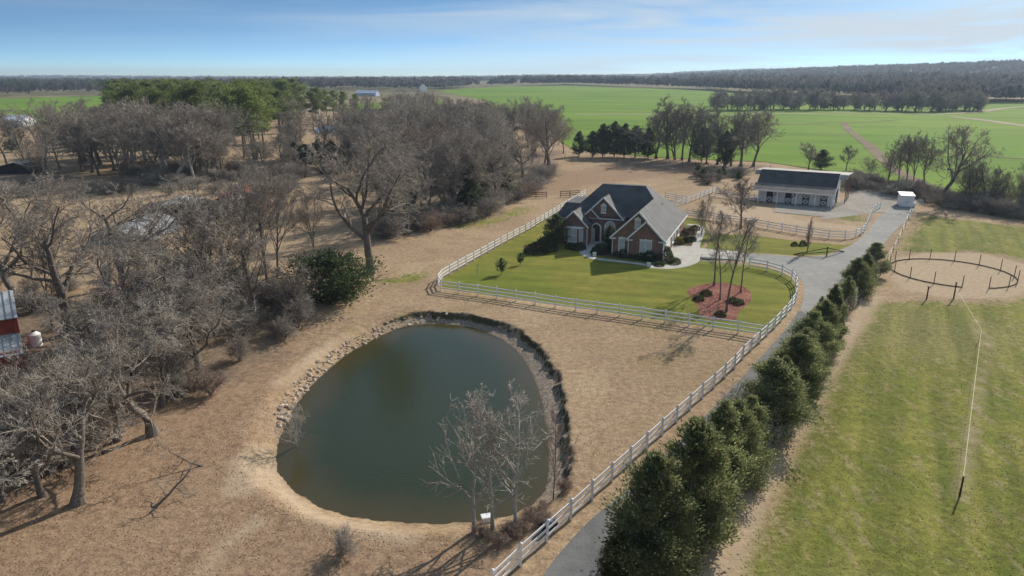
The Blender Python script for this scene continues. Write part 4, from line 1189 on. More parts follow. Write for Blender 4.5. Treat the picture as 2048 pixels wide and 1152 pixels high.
# ------------------------------------------------------------------ fences
def unit_mesh(name, f):
    mb = MB(); f(mb); return mb.mesh(name)
POST = unit_mesh('post', lambda m: m.box(-.065, .065, -.065, .065, 0, 1.36).prism([(-.085,-.085,1.36),(.085,-.085,1.36),(.085,.085,1.36),(-.085,.085,1.36)], [(-.02,-.02,1.43),(.02,-.02,1.43),(.02,.02,1.43),(-.02,.02,1.43)]).box(-.085,.085,-.085,.085,1.335,1.362))
RAIL = unit_mesh('rail', lambda m: m.box(0, 1, -.022, .022, -.07, .07))
POST_W = unit_mesh('wood_post', lambda m: m.tube((0,0,0), (0,0,1.35), .075, .065, 8))
RAIL_W = unit_mesh('wood_rail', lambda m: m.box(0, 1, -.02, .02, -.07, .07))
POST_R = unit_mesh('round_post', lambda m: m.tube((0,0,0), (0,0,1.5), .07, .06, 7))
def resample(pts, step):
    P = [np.array(p[:2], float) for p in pts]; L = [0]
    for a, b in zip(P, P[1:]): L.append(L[-1] + np.linalg.norm(b - a))
    n = max(1, round(L[-1] / step)); out = []
    for k in range(n + 1):
        s = L[-1] * k / n; i = 0
        while i < len(P) - 2 and L[i+1] < s: i += 1
        w = (s - L[i]) / (L[i+1] - L[i] + 1e-9); out.append(tuple(P[i] * (1 - w) + P[i+1] * w))
    return out
def rail_fence(name, label, pts, step=2.44, hs=(.38, .78, 1.18), post=POST, rail=RAIL, m='white', group=None, lean=.008, seed=3):
    rr = random.Random(seed); P = resample(pts, step)
    o = thing(name, label, 'fence', (P[0][0], P[0][1], gz(*P[0])), 0, group)
    ox, oy, oz = o.location
    for me in (post, rail):
        if not me.materials: me.materials.append(M[m])
    for (x, y) in P:
        c = obj('post', post, m, o, loc=(x - ox, y - oy, gz(x, y) - oz - .01), rz=rr.uniform(-.03, .03))
        c.rotation_euler = (rr.gauss(0, lean), rr.gauss(0, lean), rr.uniform(-.03, .03))
        if post.materials[0] != M[m]: c.material_slots[0].link = 'OBJECT'; c.material_slots[0].material = M[m]
    for (x0, y0), (x1, y1) in zip(P, P[1:]):
        z0, z1 = gz(x0, y0), gz(x1, y1); d = math.hypot(x1 - x0, y1 - y0)
        for h in hs:
            a, b = rr.gauss(0, .012), rr.gauss(0, .012)
            c = obj('rail', rail, m, o, loc=(x0 - ox, y0 - oy, z0 + h + a - oz), scale=(math.hypot(d, z1 - z0), 1, 1))
            c.rotation_euler = (0, -math.atan2(z1 + b - z0 - a, d), math.atan2(y1 - y0, x1 - x0))
            if rail.materials[0] != M[m]: c.material_slots[0].link = 'OBJECT'; c.material_slots[0].material = M[m]
    return o
f_drive = [flat(*p) for p in [(985,1185),(1019,1151),(1065,1109),(1115,1064),(1162,1021),(1204,981),(1244,945),(1279,914),(1314,880),(1344,853),(1373,827),(1399,802),(1422,782),(1445,761),(1466,741),(1484,720),(1502,702),(1519,687),(1533,673),(1547,660),(1559,647),(1570,635),(1581,621),(1589,608),(1594,590),(1592,574),(1586,563),(1575,556),(1558,548),(1531,541),(1498,535)]]
rail_fence('rail_fence', 'white three rail fence running along the driveway and curving round the lawn', f_drive)
rail_fence('rail_fence', 'straight white three rail fence between the front lawn and the pond bank', [flat(*p) for p in [(882,582),(912,586),(972,594),(1034,603),(1098,613),(1163,623),(1235,632),(1314,643),(1394,655),(1482,668),(1526,676)]], seed=4)
rail_fence('rail_fence', 'white three rail fence running up the left side of the house lawn', [flat(*p) for p in [(882,582),(875,568),(886,557),(951,520),(1007,488),(1058,461),(1110,429),(1172,390)]], seed=5)
rail_fence('rail_fence', 'white three rail fence behind the house leading up to the stable', [flat(*p) for p in [(1340,418),(1375,406),(1416,390),(1432,383)]], seed=6)
rail_fence('rail_fence', 'short white fence stretch behind the round bare tree left of the stable', [flat(*p) for p in [(1430,392),(1460,397),(1500,402),(1530,405)]], seed=7)
rail_fence('rail_fence', 'white three rail fence behind the garage roof', [flat(*p) for p in [(1330,397),(1372,404)]], seed=8)
rail_fence('rail_fence', 'greying rail fence around the tan paddock in front of the stable', [flat(*p) for p in [(1372,434),(1430,441),(1492,450),(1594,468),(1640,475),(1675,479),(1705,478),(1723,470),(1731,460),(1736,446),(1746,424),(1760,417)]], m='white', seed=9)
rail_fence('rail_fence', 'short white fence behind the evergreen row next to the right pasture', [flat(*p) for p in [(1684,630),(1700,610),(1720,588)]], seed=10)
rail_fence('plank_fence', 'brown plank fence left of the gap behind the house', [flat(*p) for p in [(1030,398),(1050,397),(1093,395)]], post=POST_W, rail=RAIL_W, m='oldwood', seed=11)
rail_fence('plank_fence', 'brown plank fence right of the gap behind the house', [flat(*p) for p in [(1121,394),(1158,392)]], post=POST_W, rail=RAIL_W, m='oldwood', seed=12)
rail_fence('plank_fence', 'pale new plank fence in front of the silver hoop shed', [flat(*p) for p in [(140,532),(165,522),(215,508),(290,500),(330,498)]], post=POST_W, rail=RAIL_W, m='freshwood', seed=13)
# pipe gate across the lawn end of the court
gp = [flat(1484,535), flat(1402,527)]
gt = thing('pipe_gate', 'white five bar pipe gate closing the lawn by the concrete pad', 'gate', (gp[0][0], gp[0][1], 0))
dv = Vector((gp[1][0] - gp[0][0], gp[1][1] - gp[0][1], 0))
for k in range(5): MB().tube(Vector((0,0,.3 + .24*k)), dv + Vector((0,0,.3 + .24*k)), .025, .025, 6).build('bar', 'white', gt)
for f in (0, .5, 1): MB().tube(dv*f + Vector((0,0,.05 if f != .5 else .3)), dv*f + Vector((0,0,1.3)), .04, .04, 6).build('upright', 'white', gt)
# stock wire fence along the evergreens
wf = [flat(*p) for p in [(1405,1110),(1450,1030),(1492,955),(1535,885),(1575,818),(1615,755),(1650,700),(1684,645),(1747,576),(1794,490),(1822,425)]]
wo = thing('wire_fence', 'low wire fence with dark posts between the evergreens and the right pasture', 'fence', (wf[0][0], wf[0][1], 0))
POST_R.materials.append(M['postwood'])
for (x, y) in resample(wf, 7.0):
    obj('post', POST_R, None, wo, loc=(x - wf[0][0], y - wf[0][1], -.02), scale=(.8, .8, .85))
rs = resample(wf, 7.0)
for h in (.45, .85, 1.15):
    for (x0, y0), (x1, y1) in zip(rs, rs[1:]):
        MB().bar((x0 - wf[0][0], y0 - wf[0][1], h), (x1 - wf[0][0], y1 - wf[0][1], h), .012, .012).build('wire', 'wire', wo)
wf2 = [flat(*p) for p in [(1130,318),(1300,325),(1420,336),(1540,342)]]
wo = thing('post_fence', 'dark post and wire fence under the trees behind the house', 'fence', (wf2[0][0], wf2[0][1], 0))
for (x, y) in resample(wf2, 4.0): obj('post', POST_R, None, wo, loc=(x - wf2[0][0], y - wf2[0][1], -.02))
wf3 = [flat(*p) for p in [(30,470),(40,466),(150,462),(300,462),(560,450),(650,426),(720,420)]]
wo = thing('post_fence', 'thin post fence crossing the tan pasture at left', 'fence', (wf3[0][0], wf3[0][1], 0))
for (x, y) in resample(wf3, 7.5): obj('post', POST_R, None, wo, loc=(x - wf3[0][0], y - wf3[0][1], -.02))
# split rail corner by the court
cx, cy = flat(1653, 513)
cf = thing('corner_fence', 'short dark split rail corner fence beside the gravel court', 'fence', (cx, cy, 0))
MB().tube((0,0,0), (0,0,1.4), .09, .08, 8).build('post', 'postwood', cf)
for dx, dy in ((-4.2, 1.0), (3.6, 2.6)):
    for h0 in (1.2, .65): MB().bar((0,0,h0), (dx, dy, .06 if h0 > 1 else .03), .06, .1).build('rail', 'postwood', cf)
# round pen
a, b_, c_ = flat(1783, 540), flat(2033, 568), flat(1890, 521)
A_ = np.array([[2*(b_[0]-a[0]), 2*(b_[1]-a[1])], [2*(c_[0]-a[0]), 2*(c_[1]-a[1])]])
rhs = np.array([b_[0]**2+b_[1]**2-a[0]**2-a[1]**2, c_[0]**2+c_[1]**2-a[0]**2-a[1]**2])
rc = np.linalg.solve(A_, rhs); rr_ = math.hypot(a[0]-rc[0], a[1]-rc[1])
pen = thing('round_pen', 'round riding pen of dark posts joined by a low black board', 'pen', (rc[0], rc[1], 0))
print('PEN', rc, rr_)
NP = 15
for k in range(NP):
    an = 2*math.pi*(k + .35)/NP
    obj('post', POST_R, None, pen, loc=(rr_*math.cos(an), rr_*math.sin(an), -.02), scale=(.75, .75, 1.0 + .1*rnd.random()))
    if k != 10:
        for j in range(3):
            a0 = 2*math.pi*(k + .35 + j/3)/NP; a1 = 2*math.pi*(k + .35 + (j+1)/3)/NP
            MB().bar((rr_*math.cos(a0), rr_*math.sin(a0), .09), (rr_*math.cos(a1), rr_*math.sin(a1), .07), .035, .12).build('board', 'postwood', pen)
# pasture posts and tape
for (u, v, h, lab) in ((1907, 598, 1.9, 'tall dark post nearest the round pen in the right pasture'), (1853, 599, 1.5, 'short dark post in front of the round pen, left of the tall one')):
    x, y = flat(u, v); o = thing('pasture_post', lab, 'post', (x, y, 0)); MB().tube((0,0,0), (0,0,h), .08, .07, 8).build('post', 'postwood', o); MB().box(-.1, .1, -.1, .1, h-.04, h+.02).build('cap', 'postwood', o)
p0, p1, p2 = flat(1919, 993), flat(1958, 682), flat(1907, 600)
tf = thing('tape_fence', 'pale tape fence line running down the right pasture to a dark post', 'fence', (p0[0], p0[1], 0))
MB().tube((0,0,0), (0,0,1.35), .06, .05, 8).build('post', 'postwood', tf)
MB().tube((p1[0]-p0[0], p1[1]-p0[1], 0), (p1[0]-p0[0], p1[1]-p0[1], 1.2), .03, .03, 6).build('post', 'tape', tf)
MB().bar((0,0,1.28), (p1[0]-p0[0], p1[1]-p0[1], 1.15), .016, .012).build('tape', 'tape', tf)
MB().bar((p1[0]-p0[0], p1[1]-p0[1], 1.15), (p2[0]-p0[0], p2[1]-p0[1], 1.4), .014, .01).build('tape', 'tape', tf)
# small things by the pond and fence
x, y = flat(973, 1022); o = thing('pump_box', 'small white pump box at the pond edge behind young trees', 'box', (x, y, gz(x, y)), R(15))
MB().box(-.28, .28, -.2, .2, 0, .42).build('housing', 'plastic', o); MB().box(-.31, .31, -.23, .23, .42, .48).build('lid', 'plastic', o); MB().tube((0, .2, .2), (.1, 1.0, -.1), .04, .04, 6).build('pipe', 'plastic', o)
x, y = flat(1098, 1058); o = thing('drum', 'dark blue drum lying behind the driveway fence', 'drum', (x, y, gz(x, y)), R(40))
MB().tube((-.42, 0, .29), (.42, 0, .29), .28, .28, 14).build('shell', 'blue', o)
for q in (-.3, 0, .3): MB().tube((q - .03, 0, .29), (q + .03, 0, .29), .3, .3, 14).build('hoop', 'blue', o)
x, y = flat(1833, 418); o = thing('tank', 'rounded white tank beside the small white shed', 'tank', (x, y + 2, 0), R(-20))
MB().tube((-.6, 0, .55), (.6, 0, .55), .45, .45, 14).tube((.6, 0, .55), (.85, 0, .55), .45, .2, 14).tube((-.85, 0, .55), (-.6, 0, .55), .2, .45, 14).build('shell', 'plastic', o)
MB().box(-.5, -.35, -.35, .35, 0, .25).box(.35, .5, -.35, .35, 0, .25).build('cradle', 'dark', o)
# white lumber by the stable yard
# walk lamps
for u, v, lab in ((1189, 512, 'small white pillar light at the bend of the front walk'), (1297, 533, 'small white pillar light at the garage end of the front walk')):
    x, y = flat(u, v); o = thing('path_pillar', lab, 'pillar', (x, y, 0), HA); MB().box(-.2, .2, -.2, .2, 0, .42).build('block', 'trim', o); MB().box(-.25, .25, -.25, .25, .42, .5).build('cap', 'trim', o)

# stones of the pond edge
def stone_mesh(seed):
    rr = np.random.default_rng(seed); bm = bmesh.new()
    bmesh.ops.create_icosphere(bm, subdivisions=1, radius=.5)
    for v in bm.verts:
        v.co *= .75 + .45 * rr.random(); v.co.z *= .7
    me = bpy.data.meshes.new('stone'); bm.to_mesh(me); bm.free(); me.materials.append(M['rock']); return me
STN = [stone_mesh(s) for s in range(8)]
edging = thing('stone_edging', 'rough row of tan field stones along the left bank of the pond', 'stones', (PCX, PCY, 0))
PN = len(POND); cnt = 0
rs_ = random.Random(21)
for i in range(PN):
    x0, y0 = POND[i]; x1, y1 = POND[(i + 1) % PN]
    an = math.degrees(math.atan2(y0 - PCY, x0 - PCX)) % 360
    if 88 < an < 196:
        L_ = math.hypot(x1 - x0, y1 - y0); nrm2 = ((y1 - y0) / L_, -(x1 - x0) / L_)
        if (x0 - PCX) * nrm2[0] + (y0 - PCY) * nrm2[1] < 0: nrm2 = (-nrm2[0], -nrm2[1])
        heavy = 1.0 if an > 105 else .6
        for k in range(max(2, int(L_ * 10 * heavy))):
            f = rs_.random(); off = rs_.uniform(.05, 1.25)
            x, y = x0 + (x1 - x0) * f + nrm2[0] * off, y0 + (y1 - y0) * f + nrm2[1] * off
            s = rs_.choice((rs_.uniform(.14, .28), rs_.uniform(.2, .46))) * (1.25 if an > 175 else 1)
            o = obj('stone', STN[rs_.randrange(8)], None, edging, loc=(x - PCX, y - PCY, gz(x, y) + s * .12), scale=(s * rs_.uniform(.9, 1.5), s, s * rs_.uniform(.7, 1.1)))
            o.rotation_euler = (rs_.uniform(-.4, .4), rs_.uniform(-.4, .4), rs_.uniform(0, 6.28)); cnt += 1
print('STONES', cnt)

# ------------------------------------------------------------------ trees near the pond and in the left wood
W = dict(name='bare_tree', cat='tree')
plant_px('oak', 738, 547, 238, 'huge spreading bare oak standing alone left of the house pasture', var=0, rz=.6, wide=1.15, name='oak_tree')
plant_px('oak', 137, 668, 345, 'gnarled bare oak with thick crooked limbs right of the red barn', var=1, rz=2.0, wide=1.2, name='oak_tree')
o = plant_px('oak', 212, 662, 430, 'bare tree leaning strongly to the right beside the gnarled oak', var=2, rz=.4, name='oak_tree'); o.rotation_euler = (.05, .42, .2)
plant_px('vase', 105, 660, 440, 'thin straight bare tree just left of the gnarled oak', var=1, wide=.6)
plant_px('vase', 492, 566, 318, 'tall dark trunked bare tree, left one of the pair above the pond bank', var=0, wide=.95)
plant_px('vase', 536, 592, 330, 'tall thin bare tree in front of the dark trunked pair', var=2, wide=.75)
plant_px('vase', 556, 552, 325, 'tall dark trunked bare tree, right one of the pair above the pond bank', var=3, wide=.9)
plant_px('slim', 628, 494, 365, 'slender lone bare tree in the tan pasture left of the huge oak', var=0, wide=.7)
plant_px('vase', 773, 470, 300, 'bare tree close behind the huge oak', var=4)
plant_px('slim', 585, 640, 520, 'small bare sapling clump between the golden cedar and the brush', var=1)
plant_px('young', 590, 870, 800, 'tiny pale bare shrub leaning over the left shore of the pond', var=1, wide=1.3, name='bare_shrub', cat='shrub')
NEAR = [(135,930,'oak',690),(-20,1075,'oak',800),(205,800,'oak',545),(235,880,'oak',660),(85,990,'oak',775),(325,812,'round',600),(285,745,'oak',455),(390,690,'round',480),
        (420,650,'vase',360),(455,620,'vase',350),(250,570,'oak',330),(515,640,'round',440),(350,790,'slim',620),(-150,640,'oak',360),(-190,780,'oak',480),(30,612,'oak',350),(155,1005,'oak',700),(305,868,'oak',590),(5,1000,'oak',760),(400,770,'oak',560)]
for k, (u, v, kd, vt) in enumerate(NEAR):
    plant_px(kd, u, v, vt, 'leafless grey tree in the tangled wood left of the pond', group='trees of the tangled left wood', wide=1.15, mats=('bark', 'twig_pale') if k in (1, 3, 5) else None)
plant_px('snag', 308, 1012, 938, 'crooked dark snag leaning over the leaf litter at bottom left', rz=.2, wide=1.15)
plant_px('snag', 405, 930, 880, 'broken limb propped on the leaf litter left of the pond', rz=2.9, wide=1.3)
for k, (x, y) in enumerate(scatter([(150,620),(330,560),(560,590),(612,640),(560,700),(520,750),(430,800),(330,840),(260,800),(210,720)], 44, 1.3, 5)):
    plant('brush', x, y, rnd.uniform(2.0, 4.6), 'tangled grey brush under the trees left of the pond', name='brush', cat='shrub', group='brush of the left wood', wide=rnd.uniform(.9, 1.35))
for k, (x, y) in enumerate(scatter([(-250,800),(70,850),(160,840),(240,880),(120,960),(-100,1010),(-300,900)], 26, 1.5, 6)):
    plant('brush', x, y, rnd.uniform(1.8, 4.0), 'grey brush below the trees at the left edge of the picture', name='brush', cat='shrub', group='brush at the left edge', wide=rnd.uniform(.9, 1.3))
for k, (x, y) in enumerate(scatter([(-150,560),(120,575),(330,520),(520,540),(560,575),(330,560),(120,630),(-150,650)], 24, 2.0, 8)):
    plant('brush', x, y, rnd.uniform(1.2, 2.6), 'low brush scattered between the hoop shed and the left wood', name='brush', cat='shrub', group='brush by the hoop shed', wide=1.3)
plant_px('big_holly', 664, 602, 512, 'broad dark evergreen bush between the pond and the huge oak', name='evergreen_bush', cat='bush', wide=1.05)
plant_px('gold_cedar', 594, 632, 572, 'golden green cedar at the edge of the brush above the pond', name='gold_cedar', cat='tree', wide=1.2)
for u, v, vt, lab in ((948,1062,770,'pale young bare tree at the pond edge, leftmost of three'), (985,1057,772,'pale young bare tree at the pond edge, middle of three'),
                      (1032,1057,765,'pale young bare tree at the pond edge, rightmost of three')):
    plant_px('sycamore', u, v, vt, lab, wide=1.0, var=(u // 40) % 3)
plant_px('young', 1107, 981, 808, 'slim reddish bare tree between the pond and the driveway fence', wide=.55, mats=('bark', 'twig_red'))
for k, (x, y) in enumerate(scatter([(960,1068),(1060,1020),(1120,975),(1140,980),(1080,1050),(1000,1092)], 16, .5, 9)):
    plant('brush', x, y, rnd.uniform(.5, 1.1), 'low reddish weeds under the young trees at the pond', name='brush', cat='shrub', group='weeds at the pond foot', var=3, wide=1.3)
plant_px('brush', 685, 1105, 1050, 'small dark bare bush alone on the brown leaf litter below the pond', var=0, name='brush', cat='shrub', wide=1.1)

# ------------------------------------------------------------------ evergreens along the drive
ROW = [(1236,1172,1062,.95,'small yellowish evergreen at the bottom of the driveway row',0), (1300,1150,905,1.0,'huge dark evergreen nearest the camera, front of the driveway row',1),
       (1372,1085,838,1.0,'huge dark evergreen second in the driveway row',3), (1432,1005,800,.95,'broad evergreen third in the driveway row, before the pale bare shrub',2),
       (1535,872,716,1.35,'broad evergreen just behind the pale bare shrub in the driveway row',1), (1490,925,790,.95,'dense evergreen in front of the pale bare shrub',0),
       (1585,790,668,1.4,'round topped evergreen in the middle of the driveway row',3), (1618,735,622,1.35,'evergreen with pointed top left of the narrow tall one',0),
       (1657,690,568,.85,'tall narrow pointed evergreen near the short white fence',2), (1708,590,515,1.2,'grey green evergreen beside the gravel court',1), (1745,552,485,1.2,'last loose greyish evergreen where the drive narrows',3),
       (1636,665,592,.8,'small evergreen close to the curved fence end',2), (1463,965,800,.95,'dense evergreen between the huge pair and the pale bare shrub',1),
       (1560,830,712,1.2,'dark evergreen tucked behind the broad one past the bare shrub',2), (1602,765,655,1.1,'full evergreen just below the pointed one in the row',1),
       (1640,712,600,1.0,'evergreen filling the row before the narrow tall one',3), (1690,615,552,1.0,'low evergreen between the short white fence and the court',0), (1727,570,505,1.2,'bushy evergreen between the last two of the row',2)]
for u, v, vt, w, lab, vr in ROW:
    plant_px('cedar', u, v, vt, lab, name='evergreen_tree', wide=w, var=vr, mats=('bark', 'gold_cedar') if u == 1236 else (('bark', 'cedar') if u < 1700 else ('bark', 'cedar')))
plant_px('brush', 1488, 895, 770, 'pale bare shrub growing through the driveway evergreens', var=1, name='brush', cat='shrub', wide=.8, mats=('bark_pale', 'twig_pale'))
plant_px('brush', 1690, 628, 585, 'pale dry shrub behind the short white fence', var=3, name='brush', cat='shrub', wide=.8)
plant_px('brush', 1738, 560, 500, 'loose bare shrub mixed into the last evergreen', var=0, name='brush', cat='shrub', wide=1.0)

# ------------------------------------------------------------------ garden
plant_px('pole', 1428, 571, 418, 'slender bare tree at the back of the red mulch bed', var=0, wide=1.15)
plant_px('pole', 1452, 624, 430, 'slender bare tree at the front of the red mulch bed', var=1, wide=1.1)
plant_px('pole', 1481, 585, 440, 'slender bare tree at the right of the red mulch bed', var=2, wide=1.1)
plant_px('pole', 1440, 600, 470, 'thin low bare tree in the middle of the red mulch bed', var=2, wide=1.15)
plant_px('round', 1481, 457, 352, 'round crowned bare tree between the house and the stable', var=1, wide=1.15)
plant_px('slim', 1402, 470, 385, 'thin bare tree beside the garden walk', var=1, wide=.7)
plant_px('column', 1614, 505, 431, 'narrow column shaped bare tree beside the gravel court', var=0, name='column_tree')
plant_px('shrub', 1589, 491, 481, 'low dark shrub left of the column tree', name='shrub', cat='shrub')
plant_px('shrub', 1606, 491, 479, 'low dark shrub touching the column tree', name='shrub', cat='shrub')
plant_px('lawn_tree', 1003, 549, 516, 'small leafy evergreen tree on the front lawn', name='small_tree', wide=.75)
plant_px('young', 955, 558, 525, 'thin bare sapling on the lawn beside the left fence', wide=.35)
plant_px('lawn_tree', 1041, 530, 506, 'small dark sapling at the tip of the house shadow', name='small_tree', wide=.7)
plant_px('dark_cedar', 1112, 492, 428, 'dark conical evergreen at the left corner of the house', name='evergreen_tree', wide=1.25, var=1)
plant_px('shrub', 1092, 500, 470, 'dark bush at the foot of the corner evergreen', name='shrub', cat='shrub', wide=1.2)
plant_px('red_shrub', 1072, 505, 480, 'brownish bush at the left end of the house bed', name='shrub', cat='shrub', wide=1.3)
plant_px('dark_cedar', 1218, 500, 450, 'dark evergreen beside the arched front window', name='evergreen_tree', wide=1.0, var=0)
for k, u in enumerate((1140, 1156, 1200, 1212, 1236, 1252, 1268, 1284, 1300, 1312)):
    v = 497 + (u - 1140) * .145; plant_px('shrub', u, v, v - 14 - 4 * (k % 3), nth(k, 'dark shrub', 'in the bed along the house front'), name='shrub', cat='shrub', group='foundation shrubs of the house', wide=1.2)
plant_px('shrub', 1330, 520, 488, 'tall grey green bush at the garage corner', name='shrub', cat='shrub', wide=.8)
plant_px('shrub', 1350, 527, 513, 'round dark shrub on the edge of the concrete pad', name='shrub', cat='shrub', wide=1.2)
plant_px('shrub', 1318, 531, 521, 'low spreading shrub in front of the garage corner bush', name='shrub', cat='shrub', wide=1.6)
plant_px('yellow_shrub', 1358, 488, 471, 'bright yellow green round bush right of the garage', name='shrub', cat='shrub', wide=1.0)
for k, (u, v) in enumerate(((1362,462),(1368,470),(1371,484),(1379,466),(1383,482),(1389,460))):
    plant_px('red_shrub' if k % 2 else 'shrub', u, v, v - 13, nth(k, 'bush', 'in the garden bed right of the house'), name='shrub', cat='shrub', group='bushes of the right garden bed', wide=1.1)
for k, (u, v) in enumerate(((1398,600),(1412,590),(1440,632),(1465,604),(1478,608))):
    plant_px('shrub', u, v, v - 13, nth(k, 'low shrub', 'in the red mulch bed'), name='shrub', cat='shrub', group='shrubs of the red mulch bed', wide=1.3)

# ------------------------------------------------------------------ tree line behind house and stable
for k, (u, v, vt) in enumerate(((1158,312,262),(1185,314,262),(1205,314,248),(1228,314,243),(1248,315,247),(1270,315,252),(1296,316,256))):
    plant_px('dark_cedar', u, v, vt, nth(k, 'dark cedar', 'in the cedar row behind the house'), name='cedar_tree', group='dark cedars behind the house', wide=1.1)
for k, (u, v, vt, kd) in enumerate(((1312,317,205,'round'),(1335,318,186,'round'),(1350,320,225,'slim'),(1364,320,190,'vase'),(1378,324,215,'round'),(1412,328,240,'slim'),(1434,329,204,'vase'),(1450,331,240,'slim'),(1462,332,222,'vase'),(1482,333,215,'round'),(1506,333,216,'round'))):
    plant_px(kd, u, v, vt, nth(k, 'bare tree', 'in the tall line behind the house'), group='tall bare trees behind the house', wide=1.3)
plant_px('dark_cedar', 1403, 324, 256, 'single dark cedar among the tall bare trees behind the house', name='cedar_tree')
plant_px('dark_cedar', 1448, 332, 262, 'half hidden dark cedar left of the rightmost tall bare tree', name='cedar_tree')
plant_px('round', 1616, 340, 284, 'low wide bare tree behind the left part of the stable', wide=1.4)
plant_px('dark_cedar', 1642, 340, 299, 'rounded dark evergreen showing above the stable roof', name='cedar_tree', wide=1.5)
plant_px('round', 1692, 342, 288, 'bare tree behind the right end of the stable', wide=1.1)
plant_px('slim', 1740, 352, 312, 'faint thin bare tree right of the stable', wide=1.2)
for k, (u, v, vt, kd) in enumerate(((1775,366,290,'slim'),(1795,372,280,'vase'),(1812,374,256,'vase'),(1826,374,262,'vase'),(1848,376,272,'round'))):
    plant_px(kd, u, v, vt, nth(k, 'bare tree', 'of the clump behind the small white shed'), group='bare trees behind the white shed', wide=.9)
plant_px('oak', 1883, 402, 240, 'big lone bare tree with thick trunk right of the white shed', var=3, wide=.85, name='oak_tree')
for k, (u, v, vt) in enumerate(((1925,404,320),(1945,408,308),(1972,412,318),(2000,414,330),(2040,420,345),(2060,425,320))):
    plant_px('slim', u, v, vt, nth(k, 'thin bare tree', 'in the hedge at the right edge'), group='thin trees of the right hedge', wide=1.0)
for k, (x, y) in enumerate(scatter([(1700,362),(1760,370),(1880,395),(2060,420),(2200,450),(2200,478),(2048,442),(1880,412),(1770,385),(1700,378)], 60, 2.4, 11)):
    plant('brush', x, y, rnd.uniform(2.2, 4.2), 'grey thicket in the hedge line right of the stable', name='brush', cat='shrub', group='thicket of the right hedge', wide=1.4)
for k, (x, y) in enumerate(scatter([(1385,345),(1500,342),(1500,372),(1440,378),(1395,368)], 14, 2.2, 12)):
    plant('brush' if k % 3 else 'dark_cedar', x, y, rnd.uniform(1.8, 3.2), 'dark brush patch behind the fence left of the stable', name='brush', cat='shrub', group='brush left of the stable', wide=1.5)
# ------------------------------------------------------------------ the bare wood in the middle
for k, (x, y) in enumerate(scatter([(700,345),(760,300),(860,280),(1000,285),(1130,306),(1140,318),(1090,345),(1050,385),(1000,402),(930,432),(860,440),(800,425),(745,390)], 78, 4.4, 13)):
    plant(('vase', 'round', 'vase', 'oak')[k % 4], x, y, rnd.uniform(10.5, 18.5), 'leafless tree in the dense grey wood between oak and house', group='trees of the middle wood', wide=rnd.uniform(.95, 1.4), mats=('bark_pale', 'twig_pale') if k % 5 == 0 else (('bark', 'twig_red') if k % 7 == 0 else None))
for k, (x, y) in enumerate(scatter([(800,474),(900,446),(960,426),(1020,398),(985,392),(920,400),(820,405),(765,440)], 17, 3.2, 73)):
    plant(('round', 'vase', 'oak')[k % 3], x, y, rnd.uniform(9, 14.5), 'bare tree at the near edge of the grey wood left of the house', group='near edge of the middle wood', wide=1.3)
for k, (x, y) in enumerate(scatter([(640,335),(700,270),(840,245),(1010,262),(1120,290),(1000,285),(860,285),(760,310),(700,345)], 40, 6.0, 14)):
    plant(('vase', 'round')[k % 2], x, y, rnd.uniform(12, 16), 'leafless tree at the back of the grey wood near the small pond', group='trees behind the middle wood', wide=rnd.uniform(1.0, 1.2))
for k, (x, y) in enumerate(scatter([(820,440),(930,430),(1010,400),(1060,375),(1100,345),(1085,372),(1045,402),(960,440),(850,470),(760,480),(770,440)], 44, 2.0, 15)):
    plant('brush', x, y, rnd.uniform(2.2, 4.5), 'grey undergrowth along the near edge of the middle wood', name='brush', cat='shrub', group='undergrowth of the middle wood', wide=1.4)
for k, (u, v, vt) in enumerate(((870,350,280),(938,428,340),(945,440,405),(965,410,330),(1010,395,345))):
    plant_px('dark_cedar', u, v, vt, nth(k, 'dark evergreen', 'tangled into the middle wood'), name='cedar_tree', group='evergreens in the middle wood', wide=1.1)
# ------------------------------------------------------------------ pine stand, groves at upper left
for k, (x, y) in enumerate(scatter([(235,295),(330,318),(420,345),(500,352),(556,330),(562,295),(580,268),(620,240),(560,220),(300,218),(228,240)], 130, 6.0, 16)):
    plant('pine', x, y, rnd.uniform(17, 22), 'green pine in the dense stand at upper left', name='pine_tree', group='pines of the dense stand', wide=rnd.uniform(1.15, 1.45))
for k, (x, y) in enumerate(scatter([(150,330),(165,362),(290,368),(400,368),(440,352),(400,335),(300,322),(200,300)], 34, 4.2, 17)):
    plant(('vase', 'oak', 'round')[k % 3], x, y, rnd.uniform(14, 19), 'pale bare tree in front of the dense pine stand', group='bare trees before the pines', wide=1.2, mats=('bark_pale', 'twig') if k % 2 else None)
for k, (u, v, vt) in enumerate(((628,262,185),(640,250,176),(655,247,180),(668,245,182),(690,240,184),(712,236,188))):
    plant_px('pine', u, v, vt, nth(k, 'pine', 'beside the small far pond'), name='pine_tree', group='pines by the small pond', wide=1.1)
for k, (x, y) in enumerate(scatter([(400,352),(560,338),(585,300),(600,320),(565,362),(420,374)], 12, 4.0, 71)):
    plant('round', x, y, rnd.uniform(7, 12), 'low bare tree under the right end of the pine stand', group='understory of the pine stand', wide=1.3)
for k, (x, y) in enumerate(scatter([(250,330),(420,345),(560,330),(590,300),(570,358),(420,370),(250,366)], 40, 2.6, 72)):
    plant('brush', x, y, rnd.uniform(2, 4.5), 'grey undergrowth at the foot of the pine stand', name='brush', cat='shrub', group='undergrowth of the pine stand', wide=1.6)
plant_px('round', 601, 283, 196, 'big round bare tree left of the small far pond', var=0, wide=1.35)
plant_px('round', 575, 290, 215, 'bare tree touching the right end of the pine stand', var=2, wide=1.2)
for k, (u, v, vt) in enumerate(((590,332,284),(612,334,288),(640,334,278),(665,333,282),(688,335,290),(700,330,280))):
    plant_px('dark_cedar', u, v, vt, nth(k, 'dark cedar', 'in the clump below the small far pond'), name='cedar_tree', group='dark cedars below the small pond', wide=1.4)
